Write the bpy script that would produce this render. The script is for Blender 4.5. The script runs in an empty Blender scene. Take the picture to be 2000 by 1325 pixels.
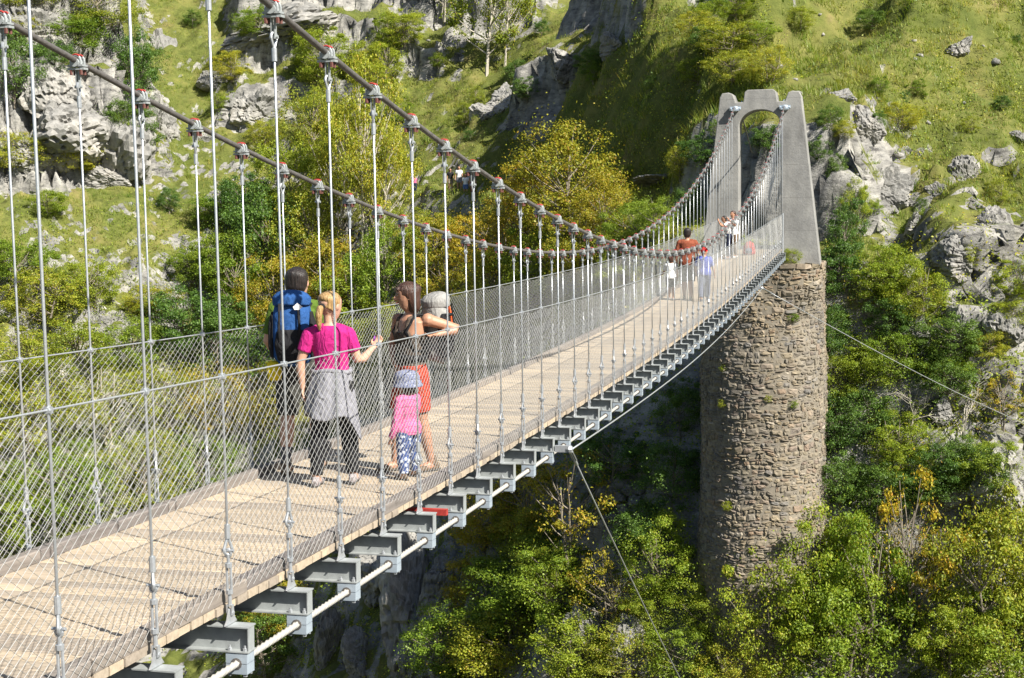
import bpy, bmesh, math, random
import numpy as np
from mathutils import Vector, Matrix
from mathutils import noise as mnoise

rng = np.random.default_rng(7)
random.seed(7)
scene = bpy.context.scene
COL = scene.collection

# ---------------------------------------------------------------- camera
cam_data = bpy.data.cameras.new('camera')
cam_data.sensor_width = 36.0
cam_data.lens = 2843 / 2000 * 36
cam_data.clip_start = 0.1
cam_data.clip_end = 2000
cam = bpy.data.objects.new('camera', cam_data)
COL.objects.link(cam)
CR, CU, CF = Vector((.9693, .2453, -.0150)), Vector((-.0107, .1029, .9946)), Vector((-.2455, .9640, -.1024))
cam.matrix_world = Matrix(((CR.x, CU.x, -CF.x, 3.5904), (CR.y, CU.y, -CF.y, -8.3508),
                           (CR.z, CU.z, -CF.z, 2.4875), (0, 0, 0, 1)))
scene.camera = cam

# ---------------------------------------------------------------- sky, sun, exposure
SUN_DIR = Vector((.88, -.47, 0)).normalized() * math.cos(math.radians(42)) + Vector((0, 0, math.sin(math.radians(42))))
world = bpy.data.worlds.new('World')
scene.world = world
world.use_nodes = True
wn = world.node_tree
wn.nodes.clear()
sky = wn.nodes.new('ShaderNodeTexSky')
sky.sky_type = 'NISHITA'
sky.sun_disc = False
sky.sun_elevation = math.radians(42)
sky.sun_rotation = math.atan2(SUN_DIR.x, SUN_DIR.y)
bgn = wn.nodes.new('ShaderNodeBackground')
bgn.inputs['Strength'].default_value = 0.055
wo = wn.nodes.new('ShaderNodeOutputWorld')
wn.links.new(sky.outputs[0], bgn.inputs['Color'])
wn.links.new(bgn.outputs[0], wo.inputs['Surface'])
sun_data = bpy.data.lights.new('sun', 'SUN')
sun_data.energy = 5.0
sun_data.angle = math.radians(.53)
sun_data.color = (1.0, .95, .86)
sun = bpy.data.objects.new('sun', sun_data)
COL.objects.link(sun)
sun.rotation_euler = (-SUN_DIR).to_track_quat('-Z', 'Y').to_euler()
scene.view_settings.view_transform = 'Standard'
scene.view_settings.look = 'None'
scene.view_settings.exposure = 1.14
scene.view_settings.gamma = 1.0
scene.view_settings.use_curve_mapping = False
scene.cycles.max_bounces = 6
scene.cycles.transparent_max_bounces = 6
scene.cycles.use_denoising = True

# ---------------------------------------------------------------- object helpers
def tag(o, label=None, cat=None, group=None, kind=None):
    if label: o['label'] = label
    if cat: o['category'] = cat
    if group: o['group'] = group
    if kind: o['kind'] = kind
    return o

def link(name, data, parent=None, loc=None):
    o = bpy.data.objects.new(name, data)
    COL.objects.link(o)
    if parent is not None: o.parent = parent
    if loc is not None: o.location = loc
    return o

def empty(name, loc=(0, 0, 0), rz=0.0):
    o = link(name, None)
    o.location = loc
    o.rotation_euler = (0, 0, rz)
    o.empty_display_size = .2
    return o

class MB:
    """collects vertices and faces for one mesh"""
    def __init__(self):
        self.v, self.f, self.m = [], [], []
    def add(self, vs, fs, mat=0):
        n = len(self.v)
        self.v.extend([tuple(p) for p in vs])
        self.f.extend([tuple(i + n for i in q) for q in fs])
        self.m.extend([mat] * len(fs))
    def box(self, c, size, rot=None, mat=0):
        sx, sy, sz = [q / 2 for q in size]
        pts = [Vector((x * sx, y * sy, z * sz)) for z in (-1, 1) for y in (-1, 1) for x in (-1, 1)]
        if rot is not None: pts = [rot @ q for q in pts]
        c = Vector(c)
        self.add([q + c for q in pts], [(0, 2, 3, 1), (4, 5, 7, 6), (0, 1, 5, 4), (1, 3, 7, 5), (3, 2, 6, 7), (2, 0, 4, 6)], mat)
    def tube(self, pts, rad, n=8, mat=0, cap=True, ref=None):
        pts = [Vector(q) for q in pts]
        k = len(pts)
        if not hasattr(rad, '__len__'): rad = [rad] * k
        vs, fs = [], []
        side = None
        for i, q in enumerate(pts):
            t = (pts[min(i + 1, k - 1)] - pts[max(i - 1, 0)])
            if t.length < 1e-9: t = Vector((0, 0, 1))
            t.normalize()
            if side is None:
                r0 = Vector(ref) if ref is not None else (Vector((1, 0, 0)) if abs(t.x) < .8 else Vector((0, 1, 0)))
                side = (r0 - t * r0.dot(t)).normalized()
            else:
                s2 = side - t * side.dot(t)
                side = s2.normalized() if s2.length > 1e-6 else side
            up = t.cross(side)
            r = rad[i]
            a, b = (r, r) if not hasattr(r, '__len__') else r
            for j in range(n):
                w = 2 * math.pi * j / n
                vs.append(q + side * (a * math.cos(w)) + up * (b * math.sin(w)))
        for i in range(k - 1):
            for j in range(n):
                j2 = (j + 1) % n
                fs.append((i * n + j, i * n + j2, (i + 1) * n + j2, (i + 1) * n + j))
        if cap:
            fs.append(tuple(range(n - 1, -1, -1)))
            fs.append(tuple((k - 1) * n + j for j in range(n)))
        self.add(vs, fs, mat)
    def ball(self, c, r, n=10, mat=0, rot=None):
        r = (r, r, r) if not hasattr(r, '__len__') else r
        c = Vector(c)
        vs = [Vector((0, 0, -r[2]))]
        m = max(4, n // 2)
        for i in range(1, m):
            ph = -math.pi / 2 + math.pi * i / m
            for j in range(n):
                th = 2 * math.pi * j / n
                vs.append(Vector((r[0] * math.cos(ph) * math.cos(th), r[1] * math.cos(ph) * math.sin(th), r[2] * math.sin(ph))))
        vs.append(Vector((0, 0, r[2])))
        fs = [(0, 1 + (j + 1) % n, 1 + j) for j in range(n)]
        for i in range(m - 2):
            for j in range(n):
                a = 1 + i * n + j; b = 1 + i * n + (j + 1) % n
                fs.append((a, b, b + n, a + n))
        last = len(vs) - 1
        o = 1 + (m - 2) * n
        fs += [(o + j, o + (j + 1) % n, last) for j in range(n)]
        if rot is not None: vs = [rot @ q for q in vs]
        self.add([q + c for q in vs], fs, mat)
    def mesh(self, name, mats, smooth=False):
        me = bpy.data.meshes.new(name)
        me.from_pydata(self.v, [], self.f)
        for m in (mats if isinstance(mats, (list, tuple)) else [mats]): me.materials.append(m)
        if isinstance(mats, (list, tuple)) and len(mats) > 1:
            me.polygons.foreach_set('material_index', self.m)
        if smooth: me.polygons.foreach_set('use_smooth', [True] * len(me.polygons))
        me.update()
        return me
    def build(self, name, mats, parent=None, smooth=False):
        return link(name, self.mesh(name, mats, smooth), parent)

def np_mesh(name, verts, quads, mat, smooth=False):
    """fast mesh from numpy arrays (faces all of one length)"""
    verts = np.asarray(verts, np.float32); quads = np.asarray(quads, np.int32)
    me = bpy.data.meshes.new(name)
    k = quads.shape[1]
    me.vertices.add(len(verts)); me.vertices.foreach_set('co', verts.ravel())
    me.loops.add(quads.size); me.loops.foreach_set('vertex_index', quads.ravel())
    me.polygons.add(len(quads))
    me.polygons.foreach_set('loop_start', np.arange(0, quads.size, k, dtype=np.int32))
    me.polygons.foreach_set('loop_total', np.full(len(quads), k, np.int32))
    if smooth: me.polygons.foreach_set('use_smooth', np.ones(len(quads), bool))
    me.materials.append(mat)
    me.update(calc_edges=True)
    return me

# ---------------------------------------------------------------- materials
MATS = {}
def ramp(nt, stops, fac):
    r = nt.nodes.new('ShaderNodeValToRGB')
    el = r.color_ramp.elements
    while len(el) > 1: el.remove(el[-1])
    el[0].position, el[0].color = stops[0][0], (*stops[0][1], 1)
    for p_, c_ in stops[1:]:
        e = el.new(p_); e.color = (*c_, 1)
    nt.links.new(fac, r.inputs[0])
    return r.outputs[0]

def noise(nt, scale, detail=4, rough=.55, vec=None, out=0):
    n = nt.nodes.new('ShaderNodeTexNoise')
    n.inputs['Scale'].default_value = scale; n.inputs['Detail'].default_value = detail
    n.inputs['Roughness'].default_value = rough
    if vec is not None: nt.links.new(vec, n.inputs['Vector'])
    return n.outputs[out]

def mixc(nt, fac, a, b, mode='MIX'):
    m = nt.nodes.new('ShaderNodeMix'); m.data_type = 'RGBA'; m.blend_type = mode
    for sock, val in ((m.inputs[0], fac), (m.inputs[6], a), (m.inputs[7], b)):
        if isinstance(val, bpy.types.NodeSocket): nt.links.new(val, sock)
        elif isinstance(val, (int, float)): sock.default_value = val
        else: sock.default_value = (*val, 1)
    return m.outputs[2]

def math_node(nt, op, a, b=0.0, clamp=False):
    m = nt.nodes.new('ShaderNodeMath'); m.operation = op; m.use_clamp = clamp
    for sock, val in ((m.inputs[0], a), (m.inputs[1], b)):
        if isinstance(val, bpy.types.NodeSocket): nt.links.new(val, sock)
        else: sock.default_value = val
    return m.outputs[0]

def new_mat(name):
    m = bpy.data.materials.new(name); m.use_nodes = True
    nt = m.node_tree
    b = nt.nodes['Principled BSDF']
    MATS[name] = m
    return m, nt, b

def bump(nt, b, h, strength=.3, dist=.02):
    n = nt.nodes.new('ShaderNodeBump')
    n.inputs['Strength'].default_value = strength; n.inputs['Distance'].default_value = dist
    nt.links.new(h, n.inputs['Height']); nt.links.new(n.outputs[0], b.inputs['Normal'])

def coords(nt, kind='Object'):
    return nt.nodes.new('ShaderNodeTexCoord').outputs[kind]

def simple(name, col, rough=.6, metal=0.0, var=.25, scale=12.0, bumps=.0, per_object=False, spec=None):
    m, nt, b = new_mat(name)
    v = coords(nt)
    f = noise(nt, scale, 5, .6, v)
    dark = tuple(c * (1 - var) for c in col); light = tuple(min(1, c * (1 + var)) for c in col)
    c = ramp(nt, [(.25, dark), (.75, light)], f)
    if per_object:
        oi = nt.nodes.new('ShaderNodeObjectInfo').outputs['Random']
        k = ramp(nt, [(0, (.72, .72, .74)), (1, (1.18, 1.14, 1.08))], oi)
        c = mixc(nt, 1.0, c, k, 'MULTIPLY')
    nt.links.new(c, b.inputs['Base Color'])
    b.inputs['Roughness'].default_value = rough; b.inputs['Metallic'].default_value = metal
    if spec is not None: b.inputs['Specular IOR Level'].default_value = spec
    if bumps: bump(nt, b, noise(nt, scale * 4, 6, .65, v), bumps, .01)
    return m

simple('galv', (.42, .44, .46), .42, .55, .18, 30, .05)
simple('galv_dull', (.30, .32, .32), .6, .2, .25, 9, .1)
simple('rope', (.50, .52, .54), .38, .6, .12, 60, .2)
simple('net_wire', (.52, .52, .50), .4, .45, .1, 80)
simple('cable_old', (.125, .115, .108), .6, .3, .4, 25, .3)
simple('red_paint', (.33, .035, .028), .55, 0, .3, 30)
simple('rust_nut', (.12, .045, .035), .65, .1, .3, 60)
simple('block_steel', (.36, .42, .48), .5, .3, .12, 20)
simple('white_rope', (.40, .385, .35), .6, .1, .2, 40, .2)

def wood(name, c0, c1, c2, along):
    m, nt, b = new_mat(name)
    v = coords(nt)
    oi = nt.nodes.new('ShaderNodeObjectInfo').outputs['Random']
    mp = nt.nodes.new('ShaderNodeMapping')
    nt.links.new(v, mp.inputs['Vector'])
    mp.inputs['Scale'].default_value = (1, 14, 14) if along == 'x' else (14, 1, 14)
    off = nt.nodes.new('ShaderNodeCombineXYZ')
    nt.links.new(math_node(nt, 'MULTIPLY', oi, 57.0), off.inputs[0]); nt.links.new(math_node(nt, 'MULTIPLY', oi, 31.0), off.inputs[1])
    nt.links.new(off.outputs[0], mp.inputs['Location'])
    g = noise(nt, 2.2, 6, .65, mp.outputs[0])
    c = ramp(nt, [(.25, c0), (.5, c1), (.8, c2)], g)
    sp = noise(nt, 9, 3, .6, v)
    c = mixc(nt, math_node(nt, 'MULTIPLY', ramp(nt, [(.58, (0, 0, 0)), (.72, (1, 1, 1))], sp), .35), c, tuple(q * .45 for q in c0))
    k = ramp(nt, [(0, (.74, .74, .77)), (.5, (.98, .96, .93)), (1, (1.15, 1.10, 1.02))], oi)
    c = mixc(nt, 1.0, c, k, 'MULTIPLY')
    nt.links.new(c, b.inputs['Base Color'])
    b.inputs['Roughness'].default_value = .78
    b.inputs['Specular IOR Level'].default_value = .25
    bump(nt, b, g, .35, .006)
    return m
wood('plank_wood', (.275, .228, .172), (.385, .325, .25), (.47, .405, .32), 'x')
wood('kerb_wood', (.13, .115, .105), (.20, .18, .165), (.28, .25, .225), 'y')

def concrete():
    m, nt, b = new_mat('concrete')
    v = coords(nt)
    c = ramp(nt, [(.3, (.15, .147, .14)), (.45, (.22, .217, .208)), (.6, (.27, .265, .25)), (.75, (.33, .32, .30))], noise(nt, .9, 8, .65, v))
    mp = nt.nodes.new('ShaderNodeMapping'); nt.links.new(v, mp.inputs['Vector']); mp.inputs['Scale'].default_value = (2.2, 2.2, .5)
    st = ramp(nt, [(.38, (.70, .70, .68)), (.62, (1.05, 1.05, 1.04))], noise(nt, 1.1, 6, .6, mp.outputs[0]))
    c = mixc(nt, .5, c, st, 'MULTIPLY')
    sp = nt.nodes.new('ShaderNodeSeparateXYZ'); nt.links.new(v, sp.inputs[0])
    ln = math_node(nt, 'LESS_THAN', math_node(nt, 'FRACT', math_node(nt, 'MULTIPLY', sp.outputs['Z'], .8)), .018)   # shuttering joints
    c = mixc(nt, math_node(nt, 'MULTIPLY', ln, .35), c, (.11, .105, .10))
    nt.links.new(c, b.inputs['Base Color']); b.inputs['Roughness'].default_value = .85
    bump(nt, b, noise(nt, 9, 9, .75, v), .6, .03)
concrete()

def stone_mat(name, cols, lichen=.3, crack=1.3):
    m, nt, b = new_mat(name)
    v = coords(nt)
    oi = nt.nodes.new('ShaderNodeNewGeometry').outputs['Random Per Island']
    c = ramp(nt, cols, oi) if crack == 0 else ramp(nt, cols, noise(nt, .55, 9, .68, v))
    if crack == 0:
        c = mixc(nt, .6, c, ramp(nt, [(.35, (.62, .64, .68)), (.5, (1, .97, .92)), (.66, (1.3, 1.15, .92))], noise(nt, .45, 5, .6, nt.nodes.new('ShaderNodeNewGeometry').outputs['Position'])), 'MULTIPLY')
    n2 = noise(nt, 7, 8, .7, v)
    c = mixc(nt, .75, c, ramp(nt, [(.3, (.5, .5, .5)), (.7, (1.25, 1.25, 1.25))], n2), 'MULTIPLY')
    if lichen:
        lf = ramp(nt, [(.55, (0, 0, 0)), (.68, (1, 1, 1))], noise(nt, 1.7, 6, .7, v))
        c = mixc(nt, math_node(nt, 'MULTIPLY', lf, lichen), c, (.10, .10, .085))
    nt.links.new(c, b.inputs['Base Color']); b.inputs['Roughness'].default_value = .92
    b.inputs['Specular IOR Level'].default_value = .2
    bump(nt, b, n2, .8, .12 if crack else .02)
    return m
stone_mat('limestone', [(.25, (.11, .108, .10)), (.45, (.24, .235, .22)), (.6, (.36, .345, .315)), (.78, (.30, .25, .18))], .75)
stone_mat('pier_stone', [(0, (.15, .135, .115)), (.25, (.22, .19, .145)), (.55, (.26, .225, .165)), (.72, (.18, .172, .162)), (.85, (.23, .175, .13)), (1, (.31, .285, .24))], .3, 0)
simple('mortar', (.20, .175, .135), .95, 0, .35, 6, .5)

def terrain_mat():
    m, nt, b = new_mat('hillside')
    v = coords(nt)
    geo = nt.nodes.new('ShaderNodeNewGeometry')
    sx = nt.nodes.new('ShaderNodeSeparateXYZ'); nt.links.new(geo.outputs['True Normal'], sx.inputs[0])
    n1 = noise(nt, .35, 8, .65, v)
    n2 = noise(nt, 2.2, 8, .7, v)
    k = math_node(nt, 'ADD', sx.outputs['Z'], math_node(nt, 'MULTIPLY', math_node(nt, 'SUBTRACT', n1, .5), .7))
    at = nt.nodes.new('ShaderNodeAttribute'); at.attribute_name = 'rock'
    k = math_node(nt, 'SUBTRACT', k, math_node(nt, 'MULTIPLY', at.outputs['Fac'], .55))
    rockf = ramp(nt, [(.30, (1, 1, 1)), (.42, (0, 0, 0))], k)
    g = ramp(nt, [(.3, (.075, .095, .022)), (.48, (.115, .13, .034)), (.62, (.16, .155, .05)), (.75, (.20, .16, .08))], n1)
    g = mixc(nt, .8, g, ramp(nt, [(.3, (.6, .65, .55)), (.7, (1.3, 1.25, 1.15))], n2), 'MULTIPLY')
    r = ramp(nt, [(.28, (.08, .08, .078)), (.42, (.19, .185, .175)), (.55, (.32, .31, .285)), (.66, (.43, .41, .37)), (.78, (.33, .26, .18))], noise(nt, .6, 10, .72, v))
    mp = nt.nodes.new('ShaderNodeMapping'); nt.links.new(v, mp.inputs['Vector']); mp.inputs['Scale'].default_value = (.8, .8, 2.6)
    cr = noise(nt, 1.4, 9, .72, mp.outputs[0])
    r = mixc(nt, .85, r, ramp(nt, [(.36, (.18, .18, .19)), (.45, (.8, .8, .8)), (.7, (1.25, 1.25, 1.22))], cr), 'MULTIPLY')
    c = mixc(nt, rockf, g, r)
    nt.links.new(c, b.inputs['Base Color']); b.inputs['Roughness'].default_value = .95
    b.inputs['Specular IOR Level'].default_value = .15
    bump(nt, b, mixc(nt, .5, n2, cr), .9, .25)
terrain_mat()

def leaf_mat(name, cols, trans=.35, patches=False):
    m = bpy.data.materials.new(name); m.use_nodes = True; MATS[name] = m
    nt = m.node_tree; nt.nodes.clear()
    geo = nt.nodes.new('ShaderNodeNewGeometry')
    oi = nt.nodes.new('ShaderNodeObjectInfo').outputs['Random']
    rnd = geo.outputs['Random Per Island']
    c = ramp(nt, cols, rnd)
    k = ramp(nt, [(0, (.75, .85, .8)), (.5, (1, 1, 1)), (1, (1.25, 1.12, 1.0))], oi)
    c = mixc(nt, 1.0, c, k, 'MULTIPLY')
    if patches:
        c = mixc(nt, 1.0, c, ramp(nt, [(.32, (.62, .82, .7)), (.5, (1, 1, 1)), (.68, (1.35, 1.15, 1.25))], noise(nt, .22, 5, .6, coords(nt))), 'MULTIPLY')
    d = nt.nodes.new('ShaderNodeBsdfPrincipled'); nt.links.new(c, d.inputs['Base Color'])
    d.inputs['Roughness'].default_value = .5; d.inputs['Specular IOR Level'].default_value = .35
    t = nt.nodes.new('ShaderNodeBsdfTranslucent')
    tc = mixc(nt, 1.0, c, (1.35, 1.3, .6), 'MULTIPLY'); nt.links.new(tc, t.inputs['Color'])
    mx = nt.nodes.new('ShaderNodeMixShader'); mx.inputs[0].default_value = trans
    nt.links.new(d.outputs[0], mx.inputs[1]); nt.links.new(t.outputs[0], mx.inputs[2])
    o = nt.nodes.new('ShaderNodeOutputMaterial'); nt.links.new(mx.outputs[0], o.inputs['Surface'])
    return m
leaf_mat('leaf_green', [(0, (0.101, 0.166, 0.016)), (.5, (0.190, 0.273, 0.022)), (1, (0.302, 0.368, 0.039))])
leaf_mat('leaf_yellowgreen', [(0, (0.154, 0.198, 0.018)), (.5, (0.275, 0.326, 0.028)), (.85, (0.374, 0.385, 0.039)), (1, (0.396, 0.292, 0.044))])
leaf_mat('leaf_autumn', [(0, (0.168, 0.176, 0.019)), (.4, (0.336, 0.309, 0.023)), (.78, (0.462, 0.375, 0.032)), (1, (0.420, 0.221, 0.037))])
leaf_mat('leaf_bright', [(0, (0.130, 0.204, 0.015)), (.5, (0.238, 0.318, 0.024)), (.9, (0.346, 0.408, 0.043)), (1, (0.389, 0.340, 0.043))], .4)
leaf_mat('leaf_dark', [(0, (0.047, 0.095, 0.016)), (.6, (0.088, 0.169, 0.027)), (1, (0.149, 0.243, 0.041))], .3)
leaf_mat('grass_blade', [(0, (0.123, 0.185, 0.022)), (.5, (0.185, 0.254, 0.034)), (.85, (0.258, 0.288, 0.056)), (1, (0.370, 0.323, 0.112))], .35, True)
simple('bark', (.20, .17, .13), .9, 0, .4, 8, .5)
simple('bark_pale', (.42, .38, .31), .85, 0, .35, 8, .4)
# ---------------------------------------------------------------- terrain function (metres; x across, y along the bridge)
def _h(ix, iy, iz=0):
    n = (ix.astype(np.int64) * 374761393 + iy.astype(np.int64) * 668265263 + np.int64(iz) * 2147483647 + 1013904223) & 0xffffffff
    n = ((n ^ (n >> 13)) * 1274126177) & 0xffffffff
    return ((n ^ (n >> 16)) & 0xffff) / 65535.0
def vnoise(x, y, seed=0):
    ix, iy = np.floor(x), np.floor(y)
    fx, fy = x - ix, y - iy
    fx = fx * fx * fx * (fx * (fx * 6 - 15) + 10); fy = fy * fy * fy * (fy * (fy * 6 - 15) + 10)
    a, b = _h(ix, iy, seed), _h(ix + 1, iy, seed)
    c, d = _h(ix, iy + 1, seed), _h(ix + 1, iy + 1, seed)
    return (a + (b - a) * fx) * (1 - fy) + (c + (d - c) * fx) * fy - .5
def fbm(x, y, seed=0, octv=5, gain=.5):
    v = 0; a = 1.0
    for i in range(octv):
        v = v + a * vnoise(x, y, seed + i * 17); a *= gain
        x, y = x * 1.93 + y * .51 + 3.1, y * 1.93 - x * .51 + 7.7
    return v
def worley(x, y, seed=0):
    """value of the nearest cell, and gap between nearest and second nearest"""
    ix, iy = np.floor(x), np.floor(y)
    d1 = np.full(x.shape, 9.0); d2 = np.full(x.shape, 9.0); val = np.zeros(x.shape)
    for i in (-1, 0, 1):
        for j in (-1, 0, 1):
            cx, cy = ix + i, iy + j
            d = np.hypot(cx + _h(cx, cy, seed) - x, cy + _h(cx, cy, seed + 1) - y)
            m = d < d1
            d2 = np.where(m, d1, np.minimum(d2, d)); val = np.where(m, _h(cx, cy, seed + 2), val); d1 = np.where(m, d, d1)
    return val, d2 - d1
def sstep(a, b, x):
    t = np.clip((x - a) / (b - a), 0, 1)
    return t * t * (3 - 2 * t)
#            x      y     z0    down  up
BANK = np.array([
    (60, 66, -1.0, 2.6, .70), (19, 58, -.8, 2.7, .72), (9, 55, -.6, 2.8, .75), (4, 54.0, -.5, 2.9, .78), (-1, 54.5, -.5, 2.7, .80),
    (-5, 57, .3, 2.2, .82), (-13, 69, 1.8, 1.8, .88), (-20, 83, 2.2, 1.6, .86), (-26, 93, 2.3, 1.35, .80),
    (-39, 99, 2.3, 1.2, .78), (-51, 95, 2.2, 1.15, .80), (-59, 87, 2.0, 1.1, .80), (-75, 80, 2.0, 1.1, .8), (-120, 66, 2.0, 1.1, .8)], float)
def _spline(P, n=8):
    out = []
    for i in range(len(P) - 1):
        p0, p1, p2, p3 = P[max(i - 1, 0)], P[i], P[i + 1], P[min(i + 2, len(P) - 1)]
        for t in np.linspace(0, 1, n, endpoint=False):
            out.append(.5 * (2 * p1 + (p2 - p0) * t + (2 * p0 - 5 * p1 + 4 * p2 - p3) * t * t + (3 * p1 - p0 - 3 * p2 + p3) * t ** 3))
    out.append(P[-1])
    return np.array(out)
BK = _spline(BANK)
BU = np.concatenate([[0], np.cumsum(np.hypot(*np.diff(BK[:, :2], axis=0).T))])
def bank_coords(x, y):
    best = np.full(x.shape, 1e9); S = np.zeros(x.shape); U = np.zeros(x.shape); Q = np.zeros(x.shape + (3,))
    for i in range(len(BK) - 1):
        a, b = BK[i], BK[i + 1]
        d = b[:2] - a[:2]; L = np.hypot(*d)
        t = np.clip(((x - a[0]) * d[0] + (y - a[1]) * d[1]) / L ** 2, 0, 1)
        qx, qy = a[0] + d[0] * t, a[1] + d[1] * t
        dist = np.hypot(x - qx, y - qy)
        sg = np.where((x - qx) * d[1] - (y - qy) * d[0] >= 0, 1.0, -1.0)
        m = dist < best
        best = np.where(m, dist, best); S = np.where(m, dist * sg, S); U = np.where(m, BU[i] + t * L, U)
        for k in range(3): Q[..., k] = np.where(m, a[2 + k] + (b[2 + k] - a[2 + k]) * t, Q[..., k])
    ww = 0; acc = 0
    for i in range(0, len(BK), 2):                       # slope settings blend smoothly between the stretches of bank
        w = 1.0 / ((x - BK[i, 0]) ** 2 + (y - BK[i, 1]) ** 2 + 2.0) ** 2
        ww = ww + w; acc = acc + w[..., None] * np.append(BK[i, 2:5], BU[i])
    return S, U, acc / ww[..., None]
def u_at(x):
    return np.interp(-x, -BK[:, 0], BU)
# rock steps: x0, x1 (extent along the bank), s0 (distance behind the path), rise, width
STEPS = [(-68, -51.5, 2.5, 8.0, 1.6), (-72, -51, 7.5, 8.5, 2.2), (-47, -38.5, 9.0, 2.6, .9), (-46, -37, 13.5, 3.2, 1.0), (-45.5, -33.5, 19, 5.0, 1.5),
         (-28, -15, 6.5, 4.4, 1.2), (-28, -14, 11.5, 4.6, 1.3),
         (2.5, 5.0, 4.6, 1.0, .5), (5.5, 14, -1.2, 1.6, .8), (-7.5, 3.2, 1.6, 3.8, .8), (-21, -6, 3.0, 4.4, 3.0, 0)]
def terrain_z(x, y):
    x = np.asarray(x, float); y = np.asarray(y, float)
    wx = x + 1.6 * fbm(x * .12, y * .12, 5, 3); wy = y + 1.6 * fbm(x * .12, y * .12, 9, 3)
    nr = np.clip(np.hypot(x + 1, y - 51) / 7, 0, 1)      # keep the ground by the tower tame
    wx = x + (wx - x) * nr; wy = y + (wy - y) * nr
    S, U, Q = bank_coords(wx, wy)
    z0, dn, up = Q[..., 0], Q[..., 1], Q[..., 2]
    up_s = np.maximum(S - .9, 0); dn_s = np.maximum(-S - .7, 0)
    z = z0 + up * up_s * (1 - .004 * np.minimum(up_s, 40)) - dn * np.minimum(dn_s, 3) - (dn * .95) * np.maximum(dn_s - 3, 0)
    rock = np.zeros(x.shape)
    for x0, x1, s0, rise, w, *rk in STEPS:
        u0, u1 = sorted((u_at(x0), u_at(x1)))
        V = U if x1 < -30 else Q[..., 3]
        win = sstep(u0 - 1.5, u0 + 1.5, V) * (1 - sstep(u1 - 1.5, u1 + 1.5, V))
        j = s0 + 1.4 * fbm(U * .25, U * .07 + s0, 31, 3)
        k = np.clip((S - j) / w, 0, 1)
        z = z + win * rise * (k - (.55 if x1 < -30 else 1.0) * sstep(j + w, j + w + (6 if x1 < -30 else 13), S))
        if rk: rock = rock - 1.2 * win * ((S > j - 2) & (S < j + w + 3))
        else: rock = np.maximum(rock, win * ((S > j - .3) & (S < j + w + .25)))
    rock = rock - .5 * sstep(6, 9, S) * sstep(-10, -7, x) * (rock <= 0)
    lower = sstep(-1.5, -5, S)
    am = (.5 + 1.5 * lower) * nr
    z = z + am * fbm(x * .22, y * .22, 3, 5) * 1.6 + nr * (.8 * fbm(x * .7, y * .7, 4, 4) + .22 * fbm(x * 2.2, y * 2.2, 14, 2))
    # ribs and gullies on the steep lower wall
    z = z + lower * nr * 2.6 * np.abs(fbm(U * .16 + .02 * S, U * .05, 8, 4)) - lower * nr * .8
    z = np.maximum(z, -44 + .6 * fbm(x * .2, y * .2, 2, 4))
    # near bank under the viewer
    t = -6.2 - y + .8 * fbm(x * .3, y * .3, 12, 3)
    near = np.where(t > 0, .75 + .15 * np.minimum(t, 20), .75 + 3.2 * t)
    return np.maximum(z, near), rock, S, U
# ---------------------------------------------------------------- terrain mesh
def axis(segs):
    out = []
    for a, b, st in segs: out.append(np.arange(a, b, st))
    return np.concatenate(out)
GX = axis([(-125, -72, 2.0), (-72, -44, .22), (-44, 16, .3), (16, 62, 2.0)])
GY = axis([(-40, 20, 1.6), (20, 44, .6), (44, 46, .3), (46, 57, .10), (57, 86, .3), (86, 106, .2), (106, 122, .33), (122, 190, 2.0)])
XX, YY = np.meshgrid(GX, GY)
ZZ, ROCK, SS, UU = terrain_z(XX, YY)
# blocky rock relief: push vertices sideways with cellular noise where it is steep
gy_, gx_ = np.gradient(ZZ, GY, GX)
slope = np.hypot(gx_, gy_)
steep = sstep(.95, 1.9, slope)
ROCKF = np.where(ROCK < 0, ROCK, np.clip(np.maximum(ROCK, steep * .55 * sstep(-.1, .35, fbm(UU * .2, ZZ * .2, 77, 4) + .12)), 0, 1))
nx, ny = -gx_ / np.sqrt(1 + slope ** 2), -gy_ / np.sqrt(1 + slope ** 2)
wu, wz = UU + .9 * fbm(UU * .6, ZZ * .6, 40, 3), ZZ + .7 * fbm(UU * .6, ZZ * .6, 44, 3)
v1, g1 = worley(wu * .30, wz * .24, 41); v2, g2 = worley(wu * .85, wz * .7, 47); v3, g3 = worley(wu * 2.1, wz * 2.6, 53)
blk = 1.1 * (v1 - .5) + .62 * (v2 - .5) + .30 * (v3 - .5) - .45 * (g1 < .07) - .30 * (g2 < .09) + .35 * fbm(UU * 1.7, ZZ * 1.5, 43, 3)
away = np.clip((np.hypot(XX + 1, YY - 51) - 4) / 3, 0, 1)
dsp = (1.1 * np.maximum(ROCKF, 0) + .25) * steep * blk * away
VX, VY, VZ = XX + nx * dsp, YY + ny * dsp, ZZ + dsp * .25
nX, nY = len(GX), len(GY)
idx = np.arange(nX * nY).reshape(nY, nX)
quads = np.stack([idx[:-1, :-1], idx[:-1, 1:], idx[1:, 1:], idx[1:, :-1]], -1).reshape(-1, 4)
me = np_mesh('hillside', np.stack([VX, VY, VZ], -1).reshape(-1, 3), quads, MATS['hillside'], False)
at_ = me.attributes.new('rock', 'FLOAT', 'POINT'); at_.data.foreach_set('value', ROCKF.ravel().astype(np.float32))
tag(link('hillside', me), 'steep grassy limestone hillside and gorge wall', None, None, 'structure')
def gz(x, y):
    return float(terrain_z(np.array([x]), np.array([y]))[0][0])
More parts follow.
